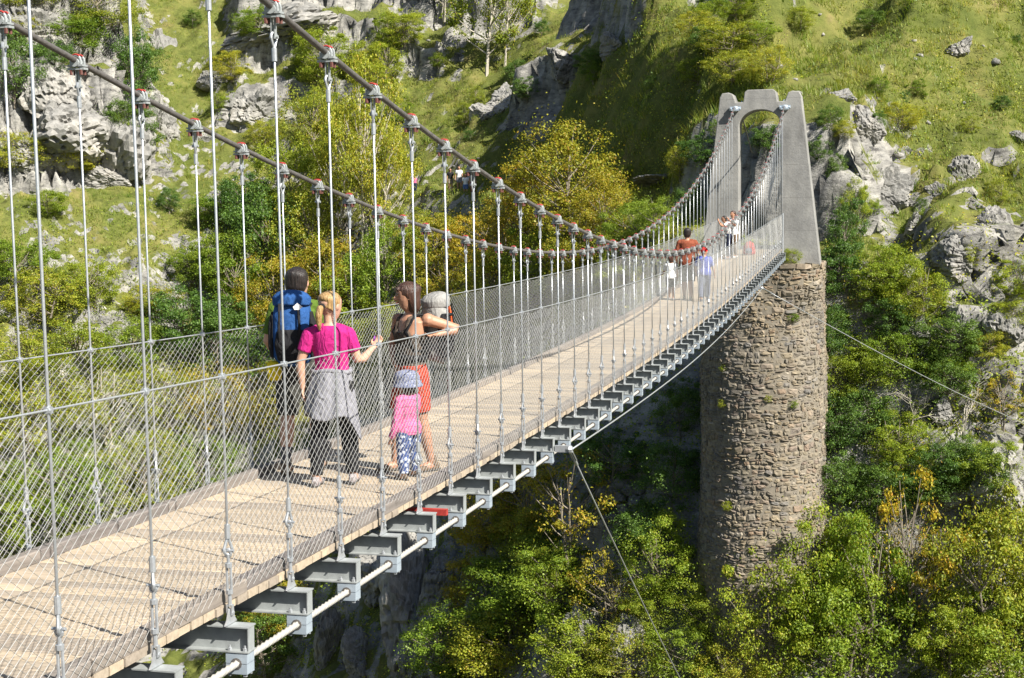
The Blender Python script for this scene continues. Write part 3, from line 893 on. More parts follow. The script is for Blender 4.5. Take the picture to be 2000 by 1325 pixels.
# rocks: x, y, offset above ground, width, height, label
ROCKS = [
    (1.89, 58.91, -0.23, 1.50, 1.13, 'grey limestone rock in the grass right of the tower, leftmost'), (2.83, 58.20, -0.56, 1.48, 1.73, 'grey limestone rock in the grass right of the tower, second from left'),
    (3.63, 57.78, -0.61, 2.33, 2.21, 'grey limestone rock in the grass right of the tower, third from left'), (4.62, 59.18, -0.62, 1.25, 1.50, 'grey limestone rock in the grass right of the tower, fourth from left'),
    (5.04, 57.81, -0.22, 0.86, 0.78, 'grey limestone rock in the grass right of the tower, fifth from left'), (5.02, 56.45, -0.34, 1.92, 1.20, 'grey limestone rock in the grass right of the tower, sixth from left'),
    (5.78, 57.86, -0.30, 1.10, 0.86, 'grey limestone rock in the grass right of the tower, seventh from left'), (7.25, 68.37, -0.33, 1.68, 1.12, 'grey limestone rock in the grass right of the tower, eighth from left'),
    (7.19, 59.38, -0.53, 1.49, 1.86, 'grey limestone rock in the grass right of the tower, ninth from left'), (7.89, 54.27, -0.31, 1.72, 1.95, 'grey limestone rock in the grass right of the tower, tenth from left'),
    (9.63, 62.73, -0.37, 1.29, 1.03, 'grey limestone rock in the grass right of the tower, rightmost'), (3.25, 50.66, -1.14, 2.02, 2.46, 'grey rock on the wall beside the pier, leftmost'),
    (4.78, 52.07, -0.54, 1.36, 1.81, 'grey rock on the wall beside the pier, second from left'), (4.82, 50.23, -0.81, 1.33, 1.55, 'grey rock on the wall beside the pier, third from left'),
    (5.97, 50.98, -0.55, 1.11, 1.33, 'grey rock on the wall beside the pier, fourth from left'), (6.45, 52.11, -0.91, 1.57, 2.02, 'grey rock on the wall beside the pier, fifth from left'),
    (6.55, 53.10, -1.13, 2.04, 1.81, 'grey rock on the wall beside the pier, sixth from left'), (6.73, 50.05, -0.88, 1.75, 2.19, 'grey rock on the wall beside the pier, seventh from left'),
    (6.73, 48.26, -1.15, 1.29, 3.00, 'grey rock on the wall beside the pier, eighth from left'), (8.33, 52.69, -1.05, 2.24, 2.47, 'grey rock on the wall beside the pier, ninth from left'),
    (8.25, 50.34, -1.35, 2.61, 2.83, 'grey rock on the wall beside the pier, rightmost'), (-24.40, 61.47, -0.24, 1.78, 4.14, 'pale jagged rock in the gorge below the deck, leftmost'),
    (-21.83, 59.21, -0.35, 1.99, 2.85, 'pale jagged rock in the gorge below the deck, second from left'), (-21.53, 61.78, -0.41, 2.63, 3.80, 'pale jagged rock in the gorge below the deck, third from left'),
    (-19.03, 58.57, 0.16, 4.17, 7.22, 'pale jagged rock in the gorge below the deck, fourth from left'), (-17.03, 57.99, -0.01, 2.47, 4.11, 'pale jagged rock in the gorge below the deck, fifth from left'),
    (-16.39, 55.77, -0.21, 2.66, 3.19, 'pale jagged rock in the gorge below the deck, sixth from left'), (-13.88, 54.89, -0.02, 2.08, 3.12, 'pale jagged rock in the gorge below the deck, seventh from left'),
    (-8.24, 49.59, -0.10, 1.64, 2.11, 'pale jagged rock in the gorge below the deck, eighth from left'), (-6.18, 48.86, -0.19, 1.61, 2.75, 'pale jagged rock in the gorge below the deck, rightmost'),
    (-55.27, 84.09, -0.28, 1.61, 1.21, 'pale limestone rock on the slope behind the left netting, leftmost'), (-50.32, 80.32, -1.24, 4.62, 3.46, 'pale limestone rock on the slope behind the left netting, second from left'),
    (-51.84, 85.86, -0.50, 2.03, 1.62, 'pale limestone rock on the slope behind the left netting, third from left'), (-49.95, 83.70, -0.62, 1.59, 1.19, 'pale limestone rock on the slope behind the left netting, fourth from left'),
    (-46.64, 81.84, -1.19, 3.49, 3.10, 'pale limestone rock on the slope behind the left netting, fifth from left'), (-47.44, 84.93, -0.40, 2.00, 1.60, 'pale limestone rock on the slope behind the left netting, sixth from left'),
    (-46.35, 86.65, -0.64, 2.02, 2.83, 'pale limestone rock on the slope behind the left netting, seventh from left'), (-47.68, 90.29, -1.12, 2.93, 4.60, 'pale limestone rock on the slope behind the left netting, eighth from left'),
    (-37.97, 92.25, -0.96, 2.50, 1.67, 'pale limestone rock on the slope behind the left netting, rightmost'), (-61.76, 96.27, -2.47, 5.34, 4.00, 'large pale limestone block of the far left cliff, leftmost'),
    (-59.21, 91.40, -3.42, 5.14, 3.00, 'large pale limestone block of the far left cliff, second from left'), (-58.53, 92.92, -1.87, 5.17, 6.03, 'large pale limestone block of the far left cliff, third from left'),
    (-57.85, 93.07, -2.86, 6.48, 5.18, 'large pale limestone block of the far left cliff, fourth from left'), (-55.52, 95.21, -2.21, 3.52, 2.20, 'large pale limestone block of the far left cliff, fifth from left'),
    (-54.99, 96.38, -5.02, 5.74, 9.72, 'large pale limestone block of the far left cliff, sixth from left'), (-60.21, 113.31, -1.45, 3.55, 6.09, 'large pale limestone block of the far left cliff, seventh from left'),
    (-54.19, 102.14, -0.82, 2.78, 4.17, 'large pale limestone block of the far left cliff, eighth from left'), (-51.04, 104.00, -0.61, 2.34, 1.87, 'large pale limestone block of the far left cliff, ninth from left'),
    (-52.25, 110.05, -0.97, 3.91, 2.93, 'large pale limestone block of the far left cliff, tenth from left'), (-47.99, 106.92, -2.32, 5.21, 4.27, 'large pale limestone block of the far left cliff, eleventh from left'),
    (-48.25, 114.02, -1.02, 9.91, 3.47, 'large pale limestone block of the far left cliff, rightmost'), (-7.55, 51.81, -0.28, 0.58, 0.43, 'broken stone from the rubble pile under the deck, leftmost'),
    (-7.43, 52.42, -0.17, 0.63, 0.48, 'broken stone from the rubble pile under the deck, second from left'), (-7.26, 52.08, -0.26, 0.72, 0.48, 'broken stone from the rubble pile under the deck, third from left'),
    (-7.03, 51.38, -0.24, 0.57, 0.43, 'broken stone from the rubble pile under the deck, fourth from left'), (-6.97, 51.69, -0.30, 0.67, 0.53, 'broken stone from the rubble pile under the deck, fifth from left'),
    (-6.79, 51.93, -0.31, 0.67, 0.53, 'broken stone from the rubble pile under the deck, sixth from left'), (-6.46, 51.26, -0.31, 0.62, 0.47, 'broken stone from the rubble pile under the deck, seventh from left'),
    (-6.40, 51.56, -0.21, 0.62, 0.48, 'broken stone from the rubble pile under the deck, eighth from left'), (-6.20, 51.67, -0.26, 0.57, 0.48, 'broken stone from the rubble pile under the deck, rightmost'),
    (-26.67, 102.92, -0.64, 2.64, 2.20, 'shaded grey rock high on the hillside, leftmost'), (-25.36, 104.47, -0.58, 3.99, 3.11, 'shaded grey rock high on the hillside, second from left'),
    (-18.82, 96.19, -0.76, 3.25, 2.84, 'shaded grey rock high on the hillside, third from left'), (-12.63, 82.53, -1.63, 2.80, 2.10, 'shaded grey rock high on the hillside, fourth from left'),
    (-7.27, 65.45, -0.33, 2.56, 0.85, 'shaded grey rock high on the hillside, rightmost'),
]
# ---------------------------------------------------------------- rocks standing out of the slopes
def rock_mesh(seed, blocky=9, nsub=5):
    r = np.random.default_rng(seed)
    bm = bmesh.new(); bmesh.ops.create_icosphere(bm, subdivisions=nsub, radius=1.0)
    V = np.array([v.co for v in bm.verts])
    pl = r.normal(size=(blocky, 3)); pl /= np.linalg.norm(pl, axis=1, keepdims=True); dd = r.uniform(.55, .95, blocky)
    k = V @ pl.T
    rad = np.where(k > 1e-3, dd / np.maximum(k, 1e-3), 9).min(1)
    W = V * np.minimum(rad, 1.15)[:, None]
    def n3(s, sd): return fbm(W[:, 0] * s + W[:, 2] * s * .6, W[:, 1] * s - W[:, 2] * s * .8, sd, 4)
    v1, g1 = worley(W[:, 0] * 2.2 + W[:, 1] * 1.1, W[:, 2] * 2.0 + W[:, 1] * .4, seed)
    v2, g2 = worley(W[:, 0] * 5 - W[:, 1] * 2.1, W[:, 2] * 4.4, seed + 9)
    W *= (1 + .13 * n3(1.8, seed) + .18 * (v1 - .5) + .08 * (v2 - .5) - .10 * (g1 < .08) - .05 * (g2 < .08) + .05 * n3(6, seed + 3))[:, None]
    for v, w in zip(bm.verts, W): v.co = w
    me = bpy.data.meshes.new('boulder'); bm.to_mesh(me); bm.free(); me.materials.append(MATS['limestone'])
    return me
ROCKM = [rock_mesh(100 + i, 7 + i % 4) for i in range(8)]
rr_ = random.Random(5)
for x, y, dz, w, h, lab in ROCKS:
    o = link('boulder', ROCKM[rr_.randrange(8)], None, (x, y, gz(x, y) + dz))
    o.scale = (w / 2, w / 2 * rr_.uniform(.7, 1), h / 2); o.rotation_euler = (rr_.uniform(-.25, .25), rr_.uniform(-.25, .25), rr_.uniform(0, 6.28))
    tag(o, lab, 'rock', 'rock outcrops')
# plants: x, y, height, width, kind, where
PLANTS = [
    (-60.21, 90.62, 5.82, 4.66, 'dark', 'cliff'), (-59.12, 97.92, 3.69, 5.34, 'shrub', 'cliff'), (-53.80, 97.77, 6.92, 4.48, 'ivy', 'cliff'), (-57.78, 100.15, 3.74, 6.24, 'yshrub', 'cliff'),
    (-61.88, 96.00, 3.65, 4.86, 'yshrub', 'cliff'), (-60.31, 89.71, 1.55, 2.32, 'shrub', 'cliff'), (-57.04, 92.86, 2.77, 4.74, 'yshrub', 'cliff'), (-55.90, 87.56, 2.26, 3.39, 'shrub', 'cliff'),
    (-49.78, 94.49, 2.37, 1.98, 'dark', 'cliff'), (-46.10, 94.82, 2.76, 4.33, 'shrub', 'cliff'), (-43.55, 94.80, 4.70, 4.70, 'dark', 'cliff'), (-33.03, 92.43, 15.76, 7.13, 'ash', 'thicket'),
    (-36.60, 96.13, 12.88, 5.86, 'ash', 'thicket'), (-31.91, 92.69, 11.25, 6.00, 'ash', 'thicket'), (-41.18, 102.75, 7.46, 4.98, 'yshrub', 'thicket'), (-41.04, 96.87, 7.53, 5.54, 'shrub', 'thicket'),
    (-41.25, 93.08, 7.70, 6.16, 'dark', 'thicket'), (-38.64, 93.74, 7.70, 5.78, 'yshrub', 'thicket'), (-42.33, 90.71, 6.82, 5.68, 'shrub', 'thicket'), (-44.17, 91.31, 4.58, 4.58, 'shrub', 'thicket'),
    (-35.72, 91.36, 6.38, 6.00, 'autumn', 'thicket'), (-32.62, 89.35, 6.59, 6.22, 'shrub', 'thicket'), (-39.34, 90.28, 7.13, 5.63, 'autumn', 'thicket'), (-27.62, 81.72, 6.70, 5.70, 'shrub', 'thicket'),
    (-24.83, 81.89, 5.32, 4.99, 'autumn', 'thicket'), (-28.09, 87.71, 3.19, 4.25, 'yshrub', 'thicket'), (-24.72, 86.33, 2.43, 4.16, 'yshrub', 'thicket'), (-19.09, 73.13, 3.72, 4.76, 'autumn', 'thicket'),
    (-15.90, 67.26, 4.68, 4.13, 'autumn', 'thicket'), (-20.82, 73.03, 4.79, 4.79, 'autumn', 'thicket'), (-13.42, 63.86, 4.45, 4.19, 'shrub', 'thicket'), (-16.55, 66.35, 4.37, 4.37, 'yshrub', 'thicket'),
    (-11.77, 63.81, 6.21, 5.95, 'gold', 'golden'), (-14.31, 66.65, 4.60, 4.60, 'gold', 'golden'), (-9.27, 60.28, 3.67, 3.18, 'gold', 'golden'), (-7.63, 57.86, 2.82, 2.82, 'shrub', 'golden'),
    (-6.18, 56.13, 2.28, 2.05, 'shrub', 'golden'), (-5.73, 61.41, 1.71, 1.47, 'yshrub', 'golden'), (-10.58, 60.47, 4.20, 4.20, 'autumn', 'golden'), (-7.70, 56.87, 2.79, 3.02, 'yshrub', 'golden'),
    (-28.70, 110.78, 9.43, 8.14, 'pale', 'upper'), (-27.15, 111.15, 8.56, 5.14, 'pale', 'upper'), (-5.90, 68.87, 1.60, 2.41, 'yshrub', 'upper'), (-3.46, 63.00, 1.72, 2.71, 'yshrub', 'upper'),
    (-1.64, 61.46, 1.92, 2.16, 'yshrub', 'upper'), (-22.27, 98.93, 1.92, 2.30, 'dark', 'upper'), (-14.37, 82.73, 1.93, 1.93, 'dark', 'upper'), (-33.95, 116.98, 5.88, 4.97, 'ash', 'upper'),
    (-55.22, 82.44, 3.97, 5.05, 'shrub', 'left'), (-52.72, 81.43, 4.63, 6.06, 'yshrub', 'left'), (-50.46, 83.80, 3.98, 4.34, 'shrub', 'left'), (-52.61, 77.22, 4.46, 5.84, 'yshrub', 'left'),
    (-49.80, 80.18, 4.91, 5.97, 'yshrub', 'left'), (-46.96, 82.89, 4.29, 5.00, 'shrub', 'left'), (-44.83, 85.66, 5.47, 5.84, 'dark', 'left'), (-42.08, 86.41, 6.21, 5.85, 'dark', 'left'),
    (-50.71, 75.67, 5.75, 6.76, 'yshrub', 'left'), (-46.63, 78.40, 6.19, 6.87, 'ash', 'left'), (-44.25, 82.58, 5.69, 6.40, 'yshrub', 'left'), (-40.85, 84.32, 6.10, 6.46, 'autumn', 'left'),
    (-47.45, 73.70, 5.94, 7.26, 'shrub', 'left'), (-43.91, 77.95, 5.80, 6.82, 'yshrub', 'left'), (-41.25, 81.63, 5.62, 6.33, 'shrub', 'left'), (-50.17, 72.03, 5.56, 6.54, 'shrub', 'left'),
    (-37.54, 83.87, 5.67, 5.67, 'autumn', 'left'), (-36.86, 86.04, 6.12, 6.12, 'dark', 'left'), (-46.21, 91.21, 3.45, 3.83, 'shrub', 'left'), (-47.07, 86.33, 2.58, 4.05, 'yshrub', 'left'),
    (-32.95, 85.88, 5.34, 5.70, 'autumn', 'left'), (-26.78, 78.00, 4.85, 5.17, 'yshrub', 'left'), (-20.38, 69.34, 4.03, 4.32, 'shrub', 'left'), (-9.16, 51.31, 5.70, 4.82, 'sparse', 'gorge'),
    (-12.16, 55.83, 4.27, 4.74, 'autumn', 'gorge'), (-14.55, 57.30, 3.67, 4.40, 'autumn', 'gorge'), (-12.42, 53.68, 4.40, 5.32, 'shrub', 'gorge'), (-9.85, 50.78, 3.72, 4.38, 'shrub', 'gorge'),
    (-14.75, 56.03, 3.14, 3.62, 'autumn', 'gorge'), (-7.12, 49.20, 4.01, 3.59, 'sparse', 'gorge'), (-4.97, 49.07, 4.16, 3.54, 'bright', 'gorge'), (-5.74, 49.98, 2.75, 2.75, 'dark', 'gorge'),
    (-12.70, 52.81, 3.90, 5.05, 'yshrub', 'gorge'), (-15.34, 53.62, 3.99, 4.69, 'shrub', 'gorge'), (-8.77, 48.75, 3.60, 4.02, 'shrub', 'gorge'), (-6.10, 48.15, 2.90, 3.31, 'yshrub', 'gorge'),
    (-28.86, 66.29, 4.06, 4.35, 'autumn', 'gorge'), (-29.43, 64.60, 4.28, 5.14, 'dark', 'gorge'), (-3.76, 47.74, 3.05, 3.46, 'shrub', 'gorge'), (-7.41, 52.23, 2.63, 3.51, 'dark', 'gorge'),
    (-4.75, 50.56, 3.18, 3.18, 'dark', 'gorge'), (-4.46, 51.65, 2.78, 2.57, 'dark', 'gorge'), (-3.02, 48.33, 2.45, 2.45, 'shrub', 'gorge'), (2.13, 53.06, 3.16, 2.11, 'ivy', 'wall'),
    (1.95, 52.63, 2.73, 2.73, 'ivy', 'wall'), (3.57, 52.55, 2.50, 2.92, 'bright', 'wall'), (4.98, 51.97, 2.88, 2.67, 'bright', 'wall'), (1.58, 51.80, 2.50, 1.87, 'ivy', 'wall'),
    (1.82, 51.13, 2.48, 2.06, 'shrub', 'wall'), (1.86, 50.42, 2.87, 2.46, 'ivy', 'wall'), (3.21, 51.37, 2.26, 2.88, 'shrub', 'wall'), (3.04, 50.68, 2.45, 2.66, 'dark', 'wall'),
    (2.09, 49.65, 2.63, 2.43, 'dark', 'wall'), (4.81, 50.56, 2.22, 2.63, 'dead', 'wall'), (6.73, 50.31, 2.60, 3.00, 'dead', 'wall'), (8.27, 50.64, 2.39, 2.19, 'sparse', 'wall'),
    (6.17, 51.19, 1.42, 2.03, 'shrub', 'wall'), (7.72, 51.61, 1.21, 1.62, 'yshrub', 'wall'), (1.22, 47.71, 6.36, 4.57, 'bright', 'foot'), (-0.51, 47.28, 5.97, 3.98, 'bright', 'foot'),
    (2.96, 47.80, 6.52, 4.35, 'bright', 'foot'), (2.21, 47.41, 5.13, 5.13, 'shrub', 'foot'), (4.86, 47.99, 7.46, 3.93, 'sparse', 'foot'), (4.09, 48.56, 5.16, 2.58, 'dead', 'foot'),
    (6.16, 47.25, 3.86, 3.28, 'bright', 'foot'), (7.64, 47.63, 6.55, 4.43, 'yshrub', 'foot'), (8.97, 48.33, 6.40, 4.26, 'yshrub', 'foot'), (8.35, 46.94, 4.57, 4.57, 'shrub', 'foot'),
    (5.79, 48.45, 2.94, 2.16, 'sparse', 'wall'), (-1.89, 47.25, 2.61, 3.21, 'yshrub', 'foot'), (3.67, 49.72, 2.62, 3.02, 'dark', 'wall'), (5.20, 49.45, 1.79, 2.39, 'dark', 'wall'),
    (7.67, 49.63, 2.17, 2.76, 'shrub', 'wall'), (2.39, 55.30, 2.83, 1.52, 'bright', 'meadow'), (4.39, 60.78, 1.40, 2.10, 'yshrub', 'meadow'), (8.42, 57.51, 1.32, 1.32, 'yshrub', 'meadow'),
    (6.94, 52.73, 1.03, 1.23, 'yshrub', 'meadow'), (0.95, 56.09, 1.32, 1.10, 'dark', 'meadow'), (2.01, 56.14, 0.88, 1.10, 'yshrub', 'meadow'), (3.12, 55.85, 0.88, 1.09, 'shrub', 'meadow'),
    (-1.27, 56.67, 1.57, 1.80, 'dark', 'meadow'), (-5.32, 70.34, 1.90, 2.44, 'shrub', 'meadow'), (-5.39, 67.87, 1.58, 1.85, 'dark', 'meadow'), (-3.84, 64.29, 2.00, 3.01, 'yshrub', 'meadow'),
    (-5.72, 67.31, 1.58, 2.10, 'shrub', 'meadow'), (-3.43, 65.21, 1.77, 2.53, 'bright', 'meadow'), (-5.53, 75.21, 1.73, 2.30, 'dark', 'meadow'), (-2.40, 64.81, 1.50, 2.26, 'shrub', 'meadow'),
    (-0.57, 67.35, 1.29, 2.06, 'yshrub', 'meadow'), (2.90, 71.16, 1.20, 1.87, 'dark', 'meadow'), (5.10, 63.21, 0.96, 1.44, 'shrub', 'meadow'), (-4.63, 60.39, 1.68, 2.16, 'dark', 'meadow'),
    (-5.04, 59.75, 1.67, 1.67, 'dark', 'meadow'), (1.47, 56.28, 1.32, 1.32, 'dark', 'meadow'), (1.61, 55.83, 1.76, 1.32, 'ivy', 'meadow'), (-42.66, 108.14, 3.31, 2.95, 'yshrub', 'thicket'),
    (-39.25, 110.07, 2.67, 3.72, 'yshrub', 'thicket'), (-39.46, 110.34, 3.29, 2.98, 'yshrub', 'thicket'), (-36.63, 113.25, 3.47, 4.10, 'bright', 'thicket'), (-42.03, 108.71, 5.02, 5.91, 'bright', 'thicket'),
    (-37.66, 106.78, 2.80, 3.09, 'shrub', 'thicket'), (-39.15, 102.77, 3.19, 4.12, 'bright', 'thicket'), (-40.13, 105.81, 2.56, 2.53, 'shrub', 'thicket'), (-38.33, 108.67, 3.83, 3.43, 'bright', 'thicket'),
    (-38.07, 113.44, 3.48, 3.75, 'bright', 'thicket'), (-37.15, 106.36, 4.07, 3.61, 'shrub', 'thicket'), (-34.82, 106.51, 2.72, 2.90, 'shrub', 'thicket'), (-37.51, 110.26, 3.69, 4.19, 'bright', 'thicket'),
    (-33.20, 112.02, 1.36, 1.72, 'shrub', 'upper'), (-9.34, 67.25, 0.79, 1.08, 'shrub', 'upper'), (-24.91, 106.45, 2.04, 2.02, 'dark', 'upper'), (-16.07, 76.60, 1.61, 1.89, 'dark', 'upper'),
    (-28.14, 105.88, 1.54, 1.36, 'yshrub', 'upper'), (-28.57, 104.45, 1.93, 1.96, 'yshrub', 'upper'), (-8.31, 69.46, 0.91, 0.89, 'dark', 'upper'), (-27.37, 100.97, 1.18, 1.05, 'dark', 'upper'),
    (-13.98, 82.06, 1.45, 1.19, 'shrub', 'upper'), (-3.89, 59.80, 0.88, 0.81, 'dark', 'upper'), (-24.23, 112.57, 1.53, 1.62, 'dark', 'upper'), (-58.37, 99.07, 2.92, 2.66, 'ivy', 'cliff'),
    (-60.55, 96.74, 2.00, 1.87, 'shrub', 'cliff'), (-60.25, 89.74, 1.66, 1.89, 'dark', 'cliff'), (-53.40, 97.06, 3.57, 4.39, 'ivy', 'cliff'), (-62.11, 94.67, 2.50, 3.31, 'yshrub', 'cliff'),
    (-53.44, 97.37, 2.17, 2.58, 'dark', 'cliff'), (-53.59, 97.70, 2.61, 2.50, 'dark', 'cliff'), (-59.88, 89.78, 3.39, 4.67, 'yshrub', 'cliff'), (-58.23, 116.95, 1.77, 2.45, 'ivy', 'cliff'),
    (-55.18, 102.11, 3.50, 3.79, 'dark', 'cliff'), (-61.09, 97.12, 3.51, 4.75, 'ivy', 'cliff'), (-58.13, 93.01, 2.70, 3.40, 'dark', 'cliff'), (-54.58, 95.72, 3.35, 3.08, 'shrub', 'cliff'),
    (-54.50, 96.08, 3.22, 4.35, 'dark', 'cliff'), (-50.55, 105.55, 1.77, 1.93, 'shrub', 'thicket'), (-50.75, 108.50, 2.83, 3.57, 'yshrub', 'thicket'), (-49.76, 111.42, 2.32, 3.19, 'shrub', 'thicket'),
    (-44.40, 109.44, 2.42, 2.27, 'shrub', 'thicket'), (-49.25, 111.55, 3.32, 4.48, 'shrub', 'thicket'), (-45.74, 103.64, 2.55, 3.22, 'yshrub', 'thicket'), (-42.04, 107.14, 2.79, 3.79, 'shrub', 'thicket'),
    (-45.36, 112.21, 2.54, 3.37, 'yshrub', 'thicket'), (4.12, 50.08, 2.07, 1.97, 'bright', 'wall'), (1.62, 51.81, 2.14, 2.41, 'dark', 'wall'), (6.13, 50.90, 2.16, 2.41, 'dark', 'wall'),
    (4.34, 50.22, 2.24, 3.11, 'bright', 'wall'), (6.19, 51.53, 2.05, 2.76, 'dark', 'wall'), (5.89, 49.54, 2.13, 2.35, 'dark', 'wall'), (4.94, 52.10, 1.99, 2.51, 'yshrub', 'wall'),
    (4.19, 51.22, 2.44, 2.83, 'shrub', 'wall'), (8.66, 52.37, 1.57, 2.00, 'bright', 'wall'), (6.45, 49.61, 1.28, 1.28, 'yshrub', 'wall'), (3.86, 52.66, 1.66, 1.35, 'bright', 'wall'),
    (7.61, 49.45, 2.13, 1.91, 'dark', 'wall'), (9.09, 53.11, 2.05, 2.77, 'bright', 'wall'), (5.24, 49.72, 1.40, 1.31, 'yshrub', 'wall'), (6.75, 49.60, 2.20, 2.07, 'dark', 'wall'),
    (3.94, 51.87, 2.11, 2.10, 'dark', 'wall'), (-11.60, 54.56, 2.47, 3.31, 'yshrub', 'gorge'), (-10.94, 53.74, 2.79, 3.82, 'shrub', 'gorge'), (-13.16, 55.12, 1.93, 2.66, 'shrub', 'gorge'),
    (-11.24, 54.21, 3.12, 2.67, 'yshrub', 'gorge'), (-9.97, 51.38, 2.40, 2.79, 'bright', 'gorge'), (-11.47, 53.41, 2.38, 2.92, 'shrub', 'gorge'), (-13.15, 56.16, 2.29, 1.96, 'bright', 'gorge'),
    (-5.41, 48.86, 2.03, 2.51, 'shrub', 'gorge'), (7.46, 61.97, 0.87, 0.96, 'yshrub', 'meadow'), (3.78, 60.36, 0.59, 0.60, 'yshrub', 'meadow'), (3.41, 61.11, 0.98, 1.19, 'shrub', 'meadow'),
    (4.56, 62.41, 0.67, 0.55, 'dark', 'meadow'), (10.17, 71.46, 0.54, 0.48, 'dark', 'meadow'), (3.23, 58.40, 0.92, 1.00, 'dark', 'meadow'), (8.98, 64.23, 0.80, 0.99, 'dark', 'meadow'),
    (4.49, 58.52, 0.98, 1.28, 'dark', 'meadow'), (5.26, 57.41, 0.55, 0.56, 'dark', 'meadow'),
]
PIER_WEEDS = [
    (0.34, 47.69, -2.73, 0.45, 'shrub', 'green weed high on the sunlit pier face'),
    (-2.26, 47.70, -4.66, 0.35, 'bright', 'small bright weed on the shaded side of the pier'),
    (-2.30, 47.68, -6.07, 0.40, 'yshrub', 'pale weed half way up the shaded pier edge'),
    (0.36, 47.63, -6.05, 0.40, 'shrub', 'green weed half way up the sunlit pier'),
    (-2.12, 47.47, -10.05, 0.40, 'bright', 'bright weed low on the pier beside the shadow edge'),
    (-0.55, 47.31, -5.74, 0.30, 'yshrub', 'little weed in the middle of the pier face'),
    (0.27, 47.70, -0.58, 0.75, 'yshrub', 'bushy flowering weed at the foot of the tower'),
]
# ---------------------------------------------------------------- vegetation
def leaf_quads(P, N, size, r, stretch=1.5):
    """rhombus leaves at points P with normals N"""
    n = len(P)
    N = N / np.linalg.norm(N, axis=1, keepdims=True)
    A = r.normal(size=(n, 3)); A -= N * np.sum(A * N, 1, keepdims=True); A /= np.linalg.norm(A, axis=1, keepdims=True)
    B = np.cross(N, A)
    s = (size * r.uniform(.6, 1.25, n))[:, None] if np.isscalar(size) else (size * r.uniform(.6, 1.25, n))[:, None]
    bend = N * s * .25
    v = np.stack([P - A * s * stretch * .5 - bend * .4, P + B * s * .42, P + A * s * stretch * .5 - bend * .4, P - B * s * .42], 1).reshape(-1, 3)
    return v, np.arange(n * 4).reshape(n, 4)

def plant_mesh(seed, nclump, nleaf, leaf, clump_r, shape, trunks=1, pale=False, fill=.35, lo=.15):
    """unit plant: height 1, width 1; returns crown vertices/quads and a trunk MB"""
    r = np.random.default_rng(seed)
    cl = []
    while len(cl) < nclump:
        d = r.normal(size=3); d /= np.linalg.norm(d)
        q = d * (fill + (1 - fill) * r.random()) ** .6
        z = (q[2] + 1) / 2
        if shape == 'tall': w = .5 * (.55 + .45 * math.sin(math.pi * min(1, z * .9 + .12)))
        elif shape == 'dome': w = .5
        else: w = .5 * (1.0 - .35 * z)
        cl.append((q[0] * w, q[1] * w, lo + (1 - lo) * z * .96))
    cl = np.array(cl)
    cl[:, :2] += r.normal(size=(nclump, 2)) * .03
    per = r.dirichlet(np.ones(nclump) * 2.0) * nleaf
    P, N = [], []
    for c, k in zip(cl, per):
        k = max(4, int(k))
        rr = clump_r * r.uniform(.55, 1.35)
        d = r.normal(size=(k, 3)); d /= np.linalg.norm(d, axis=1, keepdims=True)
        p = d * (r.random((k, 1)) ** .45) * rr * np.array([1, 1, .62])
        P.append(p + c); N.append(d * .7 + r.normal(size=(k, 3)) * .55 + np.array([0, 0, .65]))
    k = nleaf // 4                                      # loose leaves between the clumps
    c = cl[r.integers(0, nclump, k)] * r.uniform(.75, 1.05, (k, 1)) + r.normal(size=(k, 3)) * clump_r * .95
    c[:, 2] = np.abs(c[:, 2]); P.append(c); N.append(r.normal(size=(k, 3)) + np.array([0, 0, .6]))
    P, N = np.concatenate(P), np.concatenate(N)
    v, f = leaf_quads(P, N, leaf, r)
    mb = MB()
    roots = [(r.normal() * .03 * (trunks > 1), r.normal() * .03 * (trunks > 1)) for _ in range(trunks)]
    tips = []
    for i, (x, y) in enumerate(roots):
        top = (x * 3 + r.normal() * .05, y * 3 + r.normal() * .05, .62 + .25 * r.random())
        pts = [(x + (top[0] - x) * t + r.normal() * .008, y + (top[1] - y) * t + r.normal() * .008, -.06 + (top[2] + .06) * t) for t in np.linspace(0, 1, 7)]
        mb.tube(pts, list(np.linspace(.021, .006, 7) * (1.0 if trunks == 1 else .75)), 6)
        tips.append(pts)
    for j, c in enumerate(cl):
        if j % (2 if nclump > 30 else 1): continue
        t = tips[j % trunks]
        k = int(np.clip((c[2] * .75) / (t[-1][2] + .06) * 6, 1, 5))
        a = np.array(t[k])
        mid = a * .45 + c * .55 + np.array([0, 0, -.03])
        mb.tube([a, mid, c], [.008, .005, .002], 4)
    return v, f, mb

def dead_mesh(seed):
    r = np.random.default_rng(seed); mb = MB()
    def grow(p, d, L, rad, dep):
        n = 4; pts = [p]
        for i in range(n):
            d = d + r.normal(size=3) * .16 + np.array([0, 0, .03]); d /= np.linalg.norm(d)
            pts.append(pts[-1] + d * L / n)
        mb.tube([tuple(q) for q in pts], list(np.linspace(rad, rad * .5, n + 1)), 4)
        if dep:
            for _ in range(3 if dep > 1 else 4):
                q = pts[r.integers(2, n + 1)]
                e = d + r.normal(size=3) * .7; e /= np.linalg.norm(e)
                grow(q, e, L * r.uniform(.45, .7), rad * .5, dep - 1)
    for i in range(3):
        a = r.normal(size=3) * .35 + np.array([0, 0, 1.0]); a /= np.linalg.norm(a)
        grow(np.array([0, 0, -.03]), a, .5, .012, 3)
    return mb

